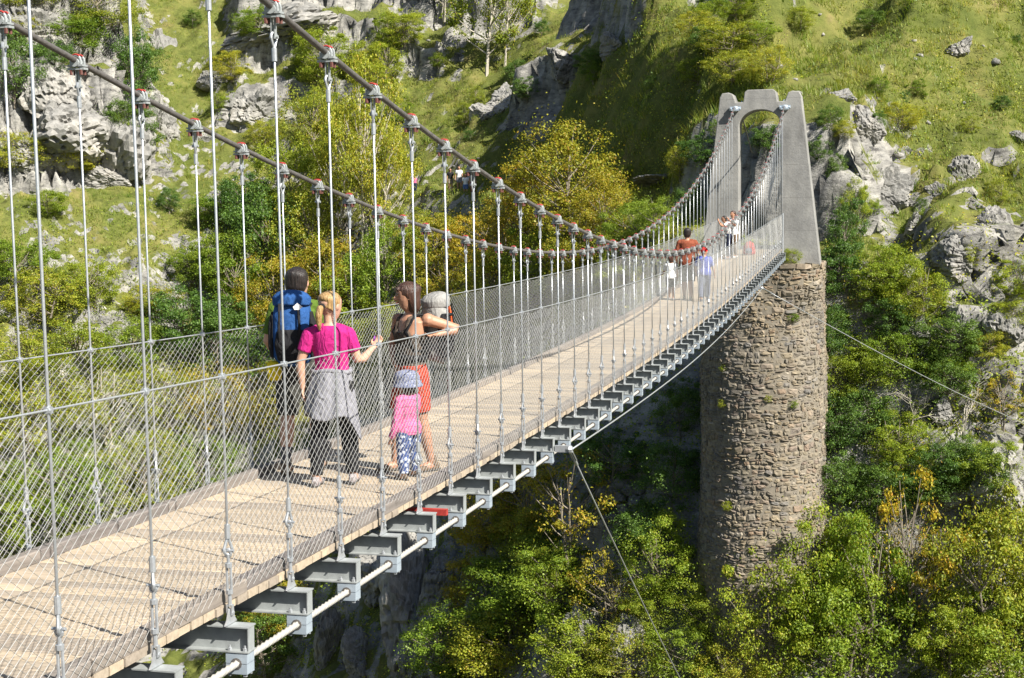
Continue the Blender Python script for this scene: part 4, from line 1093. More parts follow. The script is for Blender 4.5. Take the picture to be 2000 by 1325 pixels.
KIND = {  # nclump, nleaf, leaf, clump radius, shape, trunks, leaf material, bark, variants, phrase, category
    'ash': (64, 10000, .0125, .085, 'tall', 3, 'leaf_yellowgreen', 'bark_pale', 3, 'tall slender yellow-green tree', 'tree'),
    'pale': (34, 5000, .018, .10, 'tall', 1, 'leaf_yellowgreen', 'bark_pale', 2, 'open pale-leaved tree', 'tree'),
    'gold': (80, 13000, .0155, .11, 'dome', 2, 'leaf_autumn', 'bark', 3, 'dense golden autumn tree', 'tree'),
    'autumn': (70, 12000, .016, .11, 'dome', 2, 'leaf_autumn', 'bark', 3, 'yellow and orange shrub', 'shrub'),
    'shrub': (70, 12000, .016, .11, 'dome', 2, 'leaf_green', 'bark', 4, 'leafy green shrub', 'shrub'),
    'yshrub': (70, 12000, .016, .11, 'dome', 2, 'leaf_yellowgreen', 'bark', 4, 'leafy yellow-green shrub', 'shrub'),
    'bright': (90, 16000, .0145, .095, 'dome', 3, 'leaf_bright', 'bark', 3, 'bright green leafy bush', 'shrub'),
    'dark': (60, 11000, .018, .12, 'dome', 1, 'leaf_dark', 'bark', 3, 'dark green bush', 'shrub'),
    'ivy': (70, 11000, .017, .10, 'cone', 2, 'leaf_dark', 'bark', 3, 'dark green ivy clump', 'ivy'),
    'sparse': (30, 2200, .017, .085, 'tall', 3, 'leaf_autumn', 'bark', 3, 'thin sparse autumn tree', 'tree'),
}
WHERE = {'cliff': 'on the pale cliff at far left', 'thicket': 'in the thicket behind the left cable', 'golden': 'on the slope left of the tower',
         'upper': 'high on the hillside above', 'left': 'on the slope behind the left netting', 'gorge': 'in the gorge below the deck',
         'wall': 'on the rock wall beside the pier', 'foot': 'in front of the pier foot', 'meadow': 'on the grassy slope right of the tower'}
VAR = {}
for k, (nc, nl, lf, cr, shp, tr, lm, bk, nv, ph, cat) in KIND.items():
    VAR[k] = []
    for i in range(nv):
        v, f, mb = plant_mesh(hash_k := sum(map(ord, k)) * 31 + i, nc, nl, lf, cr, shp, tr, lo=(.30 if k == 'pale' else .22 if k in ('ash', 'sparse') else .04))
        VAR[k].append((np_mesh(k + '_crown', v, f, MATS[lm]), mb.mesh(k + '_trunk', MATS[bk])))
DEAD = [dead_mesh(50 + i).mesh('branches', MATS['bark_pale']) for i in range(3)]
pr = random.Random(11)
NTH = ['', 'second', 'third', 'fourth', 'fifth', 'sixth', 'seventh', 'eighth', 'ninth', 'tenth', 'eleventh', 'twelfth', 'thirteenth', 'fourteenth', 'fifteenth', 'sixteenth', 'seventeenth', 'eighteenth']
def bearing(q): return math.atan2(q[0] - 3.59, q[1] + 8.35)
FAMILY = {}
for q in PLANTS: FAMILY.setdefault((q[4], q[5]), []).append(q)
for q in FAMILY.values(): q.sort(key=bearing)
def which(q):
    fam = FAMILY[(q[4], q[5])]; i = fam.index(q); n = len(fam)
    if n == 1: return ''
    if n == 2: return ', ' + ('left', 'right')[i] + ' of two'
    return ', ' + ('leftmost' if i == 0 else 'rightmost' if i == n - 1 else NTH[i] + ' from left')
for x, y, h, w, k, wh in PLANTS:
    z = gz(x, y)
    rz = pr.uniform(0, 6.28)
    if k == 'dead':
        o = link('bare_shrub', DEAD[pr.randrange(3)], None, (x, y, z)); o.rotation_euler = (0, 0, rz); o.scale = (w, w, h)
        lab = 'leafless shrub of tangled grey twigs ' + WHERE[wh]
        tag(o, lab + which((x, y, h, w, k, wh)), 'shrub', lab); continue
    cm, tm = VAR[k][pr.randrange(len(VAR[k]))]
    cat = KIND[k][10]
    nm = {'tree': 'tree', 'shrub': 'shrub', 'ivy': 'ivy_clump'}[cat]
    root = empty(nm, (x, y, z - .1), rz)
    lean = pr.uniform(-.06, .06)
    for nme, mesh in (('trunk', tm), ('crown', cm)):
        c = link(nme, mesh, root); c.scale = (w, w, h); c.rotation_euler = (lean, lean * .5, 0)
    lab = KIND[k][9] + ' ' + WHERE[wh]
    tag(root, lab + which((x, y, h, w, k, wh)), cat, lab)

# ---- ground cover: grass tufts and low undergrowth over the visible hillside
def visible(P):
    d = P - np.array([3.5904, -8.3508, 2.4875])
    w = d @ np.array(CF); u = 1000 + 2843 * (d @ np.array(CR)) / w; v = 662.5 - 2843 * (d @ np.array(CU)) / w
    return (u > -420) & (u < 2420) & (v > -300) & (v < 1700), w
def surf_samples(n, r):
    # uniform over the faces of the terrain mesh, by area
    P = np.stack([VX, VY, VZ], -1)
    a, b, c = P[:-1, :-1], P[:-1, 1:], P[1:, :-1]
    cen = (a + b + c + P[1:, 1:]) / 4
    ok, w = visible(cen)
    nrm = np.cross(b - a, c - a); area = np.linalg.norm(nrm, axis=-1)
    wt = np.where(ok & (cen[..., 1] > 40), area, 0) * (80 / np.maximum(w, 30)) ** 1.5
    # back faces need nothing
    toc = np.array([3.5904, -8.3508, 2.4875]) - cen
    wt = np.where(np.sum(nrm * toc, -1) > 0, wt, 0).ravel()
    i = r.choice(len(wt), n, p=wt / wt.sum())
    uv = r.random((n, 2))
    A, B_, C_ = a.reshape(-1, 3)[i], b.reshape(-1, 3)[i], c.reshape(-1, 3)[i]
    p = A + (B_ - A) * uv[:, :1] + (C_ - A) * uv[:, 1:]
    nn = nrm.reshape(-1, 3)[i]; nn /= np.linalg.norm(nn, axis=1, keepdims=True)
    rk = ROCKF[:-1, :-1].ravel()[i]; S_ = SS[:-1, :-1].ravel()[i]; U_ = UU[:-1, :-1].ravel()[i]
    return p, nn, rk, S_, U_
r = np.random.default_rng(21)
p, nn, rk, S_, U_ = surf_samples(150000, r)
keep = (nn[:, 2] > .30 + .15 * r.random(len(p))) & (rk < .35) & (S_ > -6)
keep &= fbm(p[:, 0] * .5, p[:, 1] * .5, 161, 4) > -.22 + .1 * r.normal(size=len(p))
keep &= ~((np.abs(S_) < .55) & (r.random(len(p)) < .8))
p = p[keep]; U_ = U_[keep]
nb = 10
T = len(p)
size = .19 * np.where(r.random(T) < .22, 2.1, 1.0) * (1 + 1.1 * np.clip(fbm(p[:, 0] * .35, p[:, 1] * .35, 61, 3) + .1, -.3, 1)) * r.uniform(.6, 1.3, T)
base = np.repeat(p, nb, 0) + r.normal(size=(T * nb, 3)) * np.array([.13, .13, 0])
hgt = np.repeat(size, nb) * r.uniform(.5, 1.2, T * nb)
az = r.uniform(0, 2 * np.pi, T * nb)
out = np.stack([np.cos(az), np.sin(az), np.zeros(T * nb)], 1)
lean = r.uniform(.3, 1.25, (T * nb, 1))
tip = base + out * hgt[:, None] * lean + np.array([0, 0, 1]) * (hgt * (1.1 - lean[:, 0] * .45))[:, None]
sd = np.cross(out, np.array([0, 0, 1])) * .017
base[:, 2] -= .06
V = np.stack([base - sd, base + sd, tip], 1).reshape(-1, 3)
F = np.arange(T * nb * 3).reshape(-1, 3)
tag(link('grass', np_mesh('grass', V, F, MATS['grass_blade'])), 'long tufted grass covering the hillside', 'grass', kind='stuff')
def undergrowth(name, n, mat, label, seed, keepf, size, spread):
    r = np.random.default_rng(seed)
    p, nn, rk, S_, U_ = surf_samples(n, r)
    m = keepf(p, nn, rk, S_, U_, r)
    p, nn = p[m], nn[m]
    k = 9
    P = np.repeat(p, k, 0) + r.normal(size=(len(p) * k, 3)) * spread + np.repeat(nn, k, 0) * np.abs(r.normal(size=(len(p) * k, 1))) * spread
    N = np.repeat(nn, k, 0) * .6 + r.normal(size=P.shape) * .6 + np.array([0, 0, .5])
    v, f = leaf_quads(P, N, size, r)
    tag(link(name, np_mesh(name, v, f, MATS[mat])), label, 'undergrowth', kind='stuff')
undergrowth('undergrowth', 48000, 'leaf_green', 'low green leafy undergrowth clinging to the gorge walls', 5,
            lambda p, n, rk, S, U, r: (S < -.6) & (fbm(U * .22, p[:, 2] * .22, 90, 4) + .25 * (1 - rk) - .1 > r.normal(size=len(p)) * .12), .085, .20)
undergrowth('undergrowth', 20000, 'leaf_yellowgreen', 'low yellowing undergrowth clinging to the gorge walls', 6,
            lambda p, n, rk, S, U, r: (S < .5) & (fbm(U * .25, p[:, 2] * .25, 95, 4) - .08 > r.normal(size=len(p)) * .1), .08, .20)
undergrowth('undergrowth', 26000, 'leaf_yellowgreen', 'low weeds and ferns dotted among the hillside grass', 8,
            lambda p, n, rk, S, U, r: (S > .5) & (rk < .5) & (fbm(p[:, 0] * .3, p[:, 1] * .3, 98, 4) - .02 > r.normal(size=len(p)) * .1), .075, .17)
undergrowth('undergrowth', 16000, 'leaf_dark', 'dark green weeds and low scrub dotted over the hillside', 9,
            lambda p, n, rk, S, U, r: (S > .8) & (rk < .8) & (fbm(p[:, 0] * .35, p[:, 1] * .35, 118, 4) - .16 > r.normal(size=len(p)) * .1), .075, .20)
# loose stones in the grass
r = np.random.default_rng(33)
p, nn, rk, S_, U_ = surf_samples(1500, r)
m = (S_ > -2) & (fbm(p[:, 0] * .4, p[:, 1] * .4, 171, 3) > .02)
p = p[m]
bm = bmesh.new(); bmesh.ops.create_icosphere(bm, subdivisions=1, radius=1.0)
iv = np.array([v.co for v in bm.verts]); it = np.array([[v.index for v in f.verts] for f in bm.faces]); bm.free()
sz = .05 + .22 * r.random(len(p)) ** 3
vv = iv[None] * r.uniform(.65, 1.25, (len(p), len(iv), 1)) * (sz[:, None, None] * np.array([1.3, 1.0, .7]))
an = r.uniform(0, 6.28, len(p)); ca, sa = np.cos(an)[:, None], np.sin(an)[:, None]
vv = np.stack([vv[..., 0] * ca - vv[..., 1] * sa, vv[..., 0] * sa + vv[..., 1] * ca, vv[..., 2]], -1) + p[:, None]
ff = (it[None] + (np.arange(len(p)) * len(iv))[:, None, None]).reshape(-1, 3)
tag(link('loose_stones', np_mesh('loose_stones', vv.reshape(-1, 3), ff, MATS['limestone'])), 'small loose stones strewn over the hillside grass', 'stones', kind='stuff')
# weeds rooted in the joints of the pier and at the foot of the tower
for wx_, wy_, wz_, ws_, wk_, wl_ in PIER_WEEDS:
    root = empty('weed', (wx_, wy_, wz_), pr.uniform(0, 6)); cm, tm = VAR[wk_][0]
    for nme, mesh in (('stem', tm), ('leaves', cm)):
        c = link(nme, mesh, root); c.scale = (ws_ * 1.1, ws_ * 1.1, ws_)
    tag(root, wl_, 'weed')
# ---------------------------------------------------------------- people
def cloth(name, col, var=.15, scale=30, rough=.85):
    m = simple(name, col, rough, 0, var, scale, 0, spec=.15)
    nt = m.node_tree; b = nt.nodes['Principled BSDF']; mp = nt.nodes.new('ShaderNodeMapping'); nt.links.new(coords(nt), mp.inputs['Vector'])
    mp.inputs['Scale'].default_value = (1.0, 1.0, .55); mp.inputs['Rotation'].default_value = (.3, .5, .2)
    w = nt.nodes.new('ShaderNodeTexNoise'); w.inputs['Scale'].default_value = 13; w.inputs['Detail'].default_value = 4; w.inputs['Distortion'].default_value = 1.6
    nt.links.new(mp.outputs[0], w.inputs['Vector']); bump(nt, b, w.outputs[0], .75, .035)
    return m
def skin(name, col):
    m, nt, b = new_mat(name)
    c = ramp(nt, [(.3, tuple(q * .86 for q in col)), (.7, tuple(min(1, q * 1.1) for q in col))], noise(nt, 9, 4, .6, coords(nt)))
    nt.links.new(c, b.inputs['Base Color']); b.inputs['Roughness'].default_value = .5
    b.inputs['Subsurface Weight'].default_value = .08; b.inputs['Subsurface Radius'].default_value = (.01, .004, .002)
skin('skin_fair', (.50, .29, .20)); skin('skin_tan', (.40, .21, .13)); skin('skin_brown', (.30, .14, .08))
for nm_, cc_ in dict(c_pink=(.42, .02, .16), c_lightpink=(.55, .13, .28), c_black=(.018, .018, .02), c_green=(.085, .14, .02), c_darkshort=(.045, .045, .04), c_khaki=(.24, .20, .14),
                     c_grey=(.21, .21, .235), c_brown=(.085, .065, .05), c_red=(.42, .055, .03), c_rust=(.22, .065, .035), c_olive=(.07, .075, .05), c_white=(.75, .74, .72),
                     c_blue=(.10, .13, .42), c_slate=(.10, .12, .20), c_cap=(.62, .02, .02), c_packblue=(.022, .075, .22), c_packgrey=(.27, .265, .25), c_orange=(.55, .10, .03), c_yellow=(.75, .58, .02),
                     c_navy=(.02, .025, .05), c_maroon=(.18, .02, .05), c_jean=(.10, .17, .36), c_sock=(.10, .10, .11), c_boot=(.16, .115, .08), c_shoe=(.30, .27, .27), c_bag=(.50, .07, .06)).items():
    cloth(nm_, cc_)
def hair_mat(name, a, b_):
    m, nt, b = new_mat(name)
    mp = nt.nodes.new('ShaderNodeMapping'); nt.links.new(coords(nt), mp.inputs['Vector']); mp.inputs['Scale'].default_value = (95, 95, 7)
    n = noise(nt, 1.0, 4, .6, mp.outputs[0])
    nt.links.new(ramp(nt, [(.3, a), (.7, b_)], n), b.inputs['Base Color']); b.inputs['Roughness'].default_value = .42
    bump(nt, b, n, .9, .012)
hair_mat('hair_dark', (.006, .005, .004), (.03, .02, .016)); hair_mat('hair_blond', (.16, .085, .03), (.48, .31, .13)); hair_mat('hair_brown', (.018, .008, .006), (.085, .038, .022))
simple('lips', (.36, .09, .07), .5, 0, .1, 30); simple('eye_dark', (.02, .015, .012), .25, 0, .1, 30); simple('sole', (.06, .055, .05), .8, 0, .2, 30)
# printed cloth: blue with pale flecks
def printed(name, a, b_, sc):
    m, nt, b = new_mat(name)
    vor = nt.nodes.new('ShaderNodeTexVoronoi'); vor.inputs['Scale'].default_value = sc
    nt.links.new(coords(nt), vor.inputs['Vector'])
    c = ramp(nt, [(.30, b_), (.42, a)], vor.outputs['Distance'])
    nt.links.new(c, b.inputs['Base Color']); b.inputs['Roughness'].default_value = .85
printed('p_leggings', (.045, .075, .20), (.55, .60, .68), 26)
printed('p_hat', (.15, .17, .27), (.30, .32, .40), 55)

def remeshed(o, voxel, smooth=3, fac=.5):
    m = o.modifiers.new('remesh', 'REMESH'); m.mode = 'VOXEL'; m.voxel_size = voxel; m.use_smooth_shade = True
    if smooth:
        s = o.modifiers.new('smooth', 'SMOOTH'); s.iterations = smooth; s.factor = fac
    return o

class Person:
    def __init__(self, label, pos, fwd, H, skin_m, group=None, vox=.009, joints=None, wj=None, head_yaw=0.0, head_pitch=0.0, girth=1.0, fingers=True, hs=.138):
        self.hs = hs
        f = Vector((fwd[0], fwd[1], 0)).normalized()
        self.rz = math.atan2(-f.x, f.y)
        self.H, self.vox, self.g = H, vox, girth
        self.root = empty('person', pos, self.rz)
        tag(self.root, label, 'person', group)
        J = {}
        for s, sx in (('L', -1), ('R', 1)):
            J['hip' + s] = (sx * .054, 0, .52); J['knee' + s] = (sx * .060, .014, .285); J['ank' + s] = (sx * .062, -.014, .05)
            J['sh' + s] = (sx * .104, -.004, .805); J['el' + s] = (sx * .142, -.02, .63); J['wr' + s] = (sx * .150, .03, .485)
        J['pelvis'] = (0, 0, .53); J['waist'] = (0, .006, .62); J['chest'] = (0, .004, .73); J['upper'] = (0, -.004, .80); J['neck'] = (0, -.004, .838); J['head'] = (0, .014, .930)
        J = {k: Vector(v) * H for k, v in J.items()}
        for k, v in (joints or {}).items(): J[k] = Vector(v) * H
        inv = Matrix.Rotation(-self.rz, 3, 'Z')
        for k, v in (wj or {}).items(): J[k] = inv @ Vector(v)
        # keep knees between hip and ankle unless set
        for s in 'LR':
            if ('ank' + s) in (wj or {}) and ('knee' + s) not in (wj or {}):
                J['knee' + s] = J['hip' + s].lerp(J['ank' + s], .5) + Vector((0, .018 * H, 0))
        self.J = J
        self.hd = Matrix.Rotation(head_yaw, 3, 'Z') @ Matrix.Rotation(head_pitch, 3, 'X')
        self.fingers = fingers
        self.body(skin_m)
    def hp(self, x, y, z):
        """point in head space (units of head height, from the head centre)"""
        hh = self.hs * self.H
        return self.J['head'] + self.hd @ Vector((x * hh, y * hh, z * hh))
    def head_tube(self, mb, rows, grow=0.0, n=16):
        hh = self.hs * self.H
        mb.tube([self.hp(0, off, z) for z, a, b, off in rows], [((a + grow) * hh, (b + grow) * hh) for z, a, b, off in rows], n, ref=self.hd @ Vector((1, 0, 0)))
    def torso_rows(self, off=0.0):
        H, J, g = self.H, self.J, self.g
        return [(J['pelvis'] - Vector((0, 0, .045 * H)), .088, .066), (J['pelvis'], .096, .070), (J['pelvis'].lerp(J['waist'], .5), .088, .064), (J['waist'], .077, .056), (J['waist'].lerp(J['chest'], .55), .084, .060),
                (J['chest'], .094, .064), (J['upper'], .098, .056), (J['upper'].lerp(J['neck'], .6), .062, .044), (J['neck'], .036, .036)], off
    def torso(self, mb, i0=0, i1=9, off=0.0, n=20):
        rows, _ = self.torso_rows()
        rows = rows[i0:i1]
        mb.tube([q[0] for q in rows], [(q[1] * self.H * self.g + off, q[2] * self.H * self.g + off) for q in rows], n, ref=(1, 0, 0))
    def leg(self, mb, s, t0=0.0, t1=2.0, off=0.0, flare=0.0):
        J, H, g = self.J, self.H, self.g
        key = [(0, .056), (.5, .049), (1.0, .035), (1.35, .036), (1.8, .023), (2.0, .022)]
        ts = sorted(set([t0, t1] + [k for k, _ in key if t0 < k < t1]))
        def P(t): return J['hip' + s].lerp(J['knee' + s], t) if t <= 1 else J['knee' + s].lerp(J['ank' + s], t - 1)
        mb.tube([P(t) for t in ts], [np.interp(t, [k for k, _ in key], [v for _, v in key]) * H * g + off + flare * (t - t0) for t in ts], 12)
    def arm(self, mb, s, t0=0.0, t1=2.0, off=0.0, flare=0.0):
        J, H, g = self.J, self.H, self.g
        key = [(0, .033), (.4, .029), (.9, .023), (1.25, .024), (1.85, .016), (2.0, .016)]
        ts = sorted(set([t0, t1] + [k for k, _ in key if t0 < k < t1]))
        def P(t): return J['sh' + s].lerp(J['el' + s], t) if t <= 1 else J['el' + s].lerp(J['wr' + s], t - 1)
        mb.tube([P(t) for t in ts], [np.interp(t, [k for k, _ in key], [v for _, v in key]) * H * (.5 + g / 2) + off + flare * (t - t0) for t in ts], 10)
    def hand(self, mb, s):
        J, H = self.J, self.H
        w, e = J['wr' + s], J['el' + s]
        d = (w - e).normalized()
        side = Vector((1, 0, 0)) if abs(d.x) < .7 else Vector((0, 0, 1))
        side = (side - d * side.dot(d)).normalized() if abs(d.z) < .7 else (Vector((0, 1, 0)) - d * d.y).normalized()
        nrm = d.cross(side)
        if nrm.dot(Vector((0, 0, 0)) - w + Vector((0, .1, w.z))) < 0: nrm = -nrm
        k = H / 1.7
        mb.tube([w - d * .015 * k, w + d * .03 * k, w + d * .085 * k], [(.024 * k, .016 * k), (.036 * k, .016 * k), (.038 * k, .013 * k)], 10, ref=side)
        for i, L in enumerate((.070, .078, .073, .058)):
            o = side * ((i - 1.5) * .0195 * k)
            a = w + d * .08 * k + o
            b = a + (d * .85 + nrm * .35) * L * .5 * k; c = b + (d * .45 + nrm * .8) * L * .5 * k
            mb.tube([a - d * .012, a, b, c], [.0092 * k, .0092 * k, .0085 * k, .007 * k], 6)
        a = w + d * .028 * k - side * .03 * k
        mb.tube([a, a - side * .022 * k + d * .025 * k + nrm * .008, a - side * .028 * k + d * .055 * k + nrm * .02 * k], [.011 * k, .0105 * k, .008 * k], 6)
    def body(self, skin_m):
        mb = MB(); H, J = self.H, self.J
        self.torso(mb)
        mb.tube([J['upper'], J['neck'], self.hp(0, -.10, -.28)], [.045 * H, .033 * H, .030 * H], 12)
        for s in 'LR':
            self.leg(mb, s); self.arm(mb, s)
            mb.ball(J['sh' + s], .036 * H, 10)
            if self.fingers: self.hand(mb, s)
            else: mb.ball(J['wr' + s] + (J['wr' + s] - J['el' + s]).normalized() * .04 * H, (.02 * H, .02 * H, .035 * H), 8)
            a = J['ank' + s]; fw = Vector((0, 1, 0))
            mb.tube([a + Vector((0, -.02 * H, -.022 * H)), a + Vector((0, .03 * H, -.024 * H)), a + Vector((0, .085 * H, -.032 * H))], [.022 * H, .024 * H, .016 * H], 8)
        self.head_tube(mb, [(-.50, .12, .12, .20), (-.45, .23, .22, .16), (-.34, .30, .33, .08), (-.18, .35, .40, .04), (0, .38, .455, .0), (.18, .39, .475, -.02), (.33, .345, .42, -.03), (.44, .23, .29, -.03), (.5, .08, .1, -.03)])
        # nose, brow, ears
        hh = self.hs * H
        mb.tube([self.hp(0, .44, .08), self.hp(0, .53, -.08), self.hp(0, .43, -.13)], [.04 * hh, .065 * hh, .05 * hh], 8)
        for sx in (-1, 1): mb.ball(self.hp(sx * .385, -.03, -.03), (.04 * hh, .085 * hh, .13 * hh), 8, rot=self.hd)
        o = mb.build('body', MATS[skin_m], self.root, True)
        remeshed(o, self.vox)
        if self.H / self.vox > 120:
            for sx in (-1, 1):
                e = MB(); e.ball(self.hp(sx * .155, .425, .04), (.055 * hh, .03 * hh, .026 * hh), 8, rot=self.hd)
                e.build('eye', MATS['eye_dark'], self.root, True)
                e = MB(); e.tube([self.hp(sx * .07, .465, .115), self.hp(sx * .16, .45, .14), self.hp(sx * .25, .40, .11)], .018 * hh, 6)
                e.build('eyebrow', MATS['hair_dark'], self.root, True)
            e = MB(); e.ball(self.hp(0, .425, -.235), (.115 * hh, .05 * hh, .035 * hh), 10, rot=self.hd)
            e.build('lips', MATS['lips'], self.root, True)
    def garment(self, name, mat, fn, label=None, vox=None, smooth=4):
        mb = MB(); fn(mb)
        o = mb.build(name, MATS[mat], self.root, True)
        remeshed(o, vox or self.vox, smooth)
        if label: o['label'] = label
        return o
    def tee(self, mat, sleeve=.62, hem=1, off=.013, name='shirt', loose=0.0, label=None):
        def fn(mb):
            H = self.H
            self.torso(mb, hem, 8, off + loose)
            J = self.J
            mb.tube([J['upper'], J['neck'] - Vector((0, 0, .006 * H))], [(.07 * H + off, .05 * H + off), (.042 * H + off * .5, .042 * H + off * .5)], 14, ref=(1, 0, 0))
            for s in 'LR':
                mb.ball(J['sh' + s], .033 * H + off * .6, 10)
                mb.tube([J['neck'] - Vector((0, 0, .018 * H)), J['neck'].lerp(J['sh' + s], .55) + Vector((0, 0, -.004 * H)), J['sh' + s]], [.030 * H, .032 * H + off * .4, .030 * H + off * .6], 10)
                self.arm(mb, s, 0, sleeve, off * .7, .010 if sleeve < 1 else 0)
        return self.garment(name, mat, fn, label)
    def bottoms(self, mat, t1=.8, off=.010, flare=.01, name='shorts', label=None):
        def fn(mb):
            self.torso(mb, 0, 3, off)
            for s in 'LR':
                mb.ball(self.J['hip' + s], .056 * self.H + off, 10)
                self.leg(mb, s, 0, t1, off, flare)
        return self.garment(name, mat, fn, label)
    def shoes(self, mat, sock=None, high=.0):
        H = self.H
        for s in 'LR':
            mb = MB(); a = self.J['ank' + s]; k = H / 1.7
            z0 = a.z - .05 * H + .002
            base = Vector((a.x, a.y, 0))
            rows = [(-.075, .040, .028, .036), (-.05, .048, .034, .044), (.03, .050, .036, .044), (.10, .047, .044, .034), (.165, .038, .040, .026), (.195, .026, .024, .020)]
            mb.tube([base + Vector((0, y * k, z0 + b * k * .9)) for y, z, ax, b in rows], [(ax * k, b * k) for y, z, ax, b in rows], 12, ref=(1, 0, 0))
            mb.tube([base + Vector((0, -.02 * k, z0 + .03 * k)), base + Vector((0, -.015 * k, z0 + (.085 + high) * k))], [.040 * k, .036 * k], 10)
            o = mb.build('shoe', MATS[mat], self.root, True); remeshed(o, self.vox)
            sb = MB()
            sb.tube([base + Vector((0, y * k, z0 + .008)) for y in (-.085, -.04, .05, .12, .18, .205)], [(q * k, .010 * k) for q in (.024, .036, .034, .044, .036, .018)], 10, ref=(1, 0, 0))
            sb.build('sole', MATS['sole'], o, False)
            if sock:
                def fn(m, s=s): self.leg(m, s, 1.62, 2.0, .006)
                self.garment('sock', sock, fn)
    def hair(self, mat, style='short'):
        H = self.H; hh = self.hs * H
        def fn(mb):
            if style == 'short':
                self.head_tube(mb, [(-.42, .24, .14, -.26), (-.22, .36, .26, -.24), (-.02, .41, .38, -.15), (.16, .415, .44, -.09), (.32, .385, .45, -.05), (.46, .29, .34, -.04), (.56, .10, .12, -.04)])
            elif style == 'long':
                self.head_tube(mb, [(-.85, .30, .16, -.30), (-.5, .40, .22, -.28), (-.22, .42, .28, -.22), (-.02, .43, .36, -.15), (.16, .435, .46, -.08), (.32, .40, .46, -.05), (.46, .30, .36, -.04), (.57, .10, .12, -.04)])
            elif style == 'bob':
                self.head_tube(mb, [(-.60, .33, .20, -.22), (-.42, .43, .28, -.21), (-.22, .45, .32, -.18), (-.02, .45, .37, -.13), (.16, .445, .47, -.07), (.32, .41, .48, -.04), (.46, .31, .38, -.03), (.58, .10, .12, -.04)])
                mb.tube([self.hp(-.2, .36, .30), self.hp(.05, .43, .27), self.hp(.30, .30, .14), self.hp(.40, .12, -.15)], [.09 * hh, .10 * hh, .11 * hh, .10 * hh], 8)
            else:   # tied back
                self.head_tube(mb, [(-.16, .34, .24, -.26), (.0, .395, .36, -.14), (.16, .42, .45, -.08), (.32, .39, .46, -.05), (.46, .29, .35, -.04), (.55, .10, .12, -.04)])
        o = self.garment('hair', mat, fn, None, self.vox * .9, 2)
        return o

def on_deck(x, y): return (x, y, zb(y) + DT + .002)

# woman in pink, seen from behind
P = Person('woman in pink t-shirt with blond ponytail and grey jacket round her waist', on_deck(-.921, 3.152), (-.16, 1), 1.65, 'skin_fair', 'hikers talking on the bridge', .008,
           wj={'ankL': (-.13, -.10, .085), 'ankR': (.13, .10, .085), 'shR': (.150, .02, 1.295), 'shL': (-.175, -.05, 1.295), 'elR': (.225, .06, 1.045), 'wrR': (.285, .26, 1.16), 'elL': (-.255, -.08, 1.05), 'wrL': (-.245, -.06, .84)}, head_yaw=-.55)
P.tee('c_pink', .58, 1, .015)
P.bottoms('c_black', 1.96, .012, .004, 'trousers')
P.shoes('c_shoe')
hr = P.hair('hair_blond', 'tied')
tb = MB()
tb.tube([P.hp(.05, -.40, .04), P.hp(.06, -.62, -.04), P.hp(.05, -.70, -.32), P.hp(.02, -.66, -.66), P.hp(.0, -.60, -.92)], [.012, .032, .032, .024, .006], 8)
remeshed(tb.build('ponytail', MATS['hair_blond'], hr, True), .008, 2)
tb = MB(); tb.tube([P.hp(.05, -.46, .02), P.hp(.06, -.56, -.01)], [.024, .026], 10); tb.build('hair_tie', MATS['c_black'], hr, True)
# jacket tied round the waist: an uneven apron hanging behind and over the sides
jv, jf = [], []
na, nz_ = 34, 12
for i in range(nz_):
    t = i / (nz_ - 1)
    for j in range(na):
        a = math.pi * (1.02 + .96 * (j / (na - 1) - .5) * 1.55) + math.pi / 2 - math.pi * .02
        u = (j / (na - 1))
        drop = .38 + .20 * math.exp(-((u - .84) / .13) ** 2) + .03 * math.sin(u * 17)
        fold = math.sin(u * 31 + 2.0 * t) * .018 + math.sin(u * 53 + 1) * .008; rx = .155 + .075 * t + fold * (.3 + .7 * t); ry = .122 + .085 * t + fold * (.3 + .7 * t)
        jv.append((rx * math.cos(a), ry * math.sin(a) - .01, .985 - drop * t))
for i in range(nz_ - 1):
    for j in range(na - 1): jf.append((i * na + j, (i + 1) * na + j, (i + 1) * na + j + 1, i * na + j + 1))
jk = MB(); jk.add(jv, jf)
o = jk.build('tied_jacket', MATS['c_grey'], P.root, True); so = o.modifiers.new('solid', 'SOLIDIFY'); so.thickness = .014; so.offset = 0
ss = o.modifiers.new('sub', 'SUBSURF'); ss.levels = 1; ss.render_levels = 1
kb = MB(); kb.tube([(.160 * math.cos(a), .118 * math.sin(a), .985 + .01 * math.sin(a * 3)) for a in np.linspace(0, 2 * math.pi, 25)], [.022] * 25, 8, cap=False)
kb.build('jacket_knot', MATS['c_grey'], o, True)
ph = MB(); ph.box((0, 0, 0), (.012, .04, .075)); h = ph.build('phone', simple('purple', (.22, .04, .30), .4)); h.location = P.root.matrix_basis @ (P.J['wrR'] + Vector((-.01, .085, .045))); h.rotation_euler = (.5, .2, .3)
tag(h, 'small purple object held up by the woman in pink', 'phone')

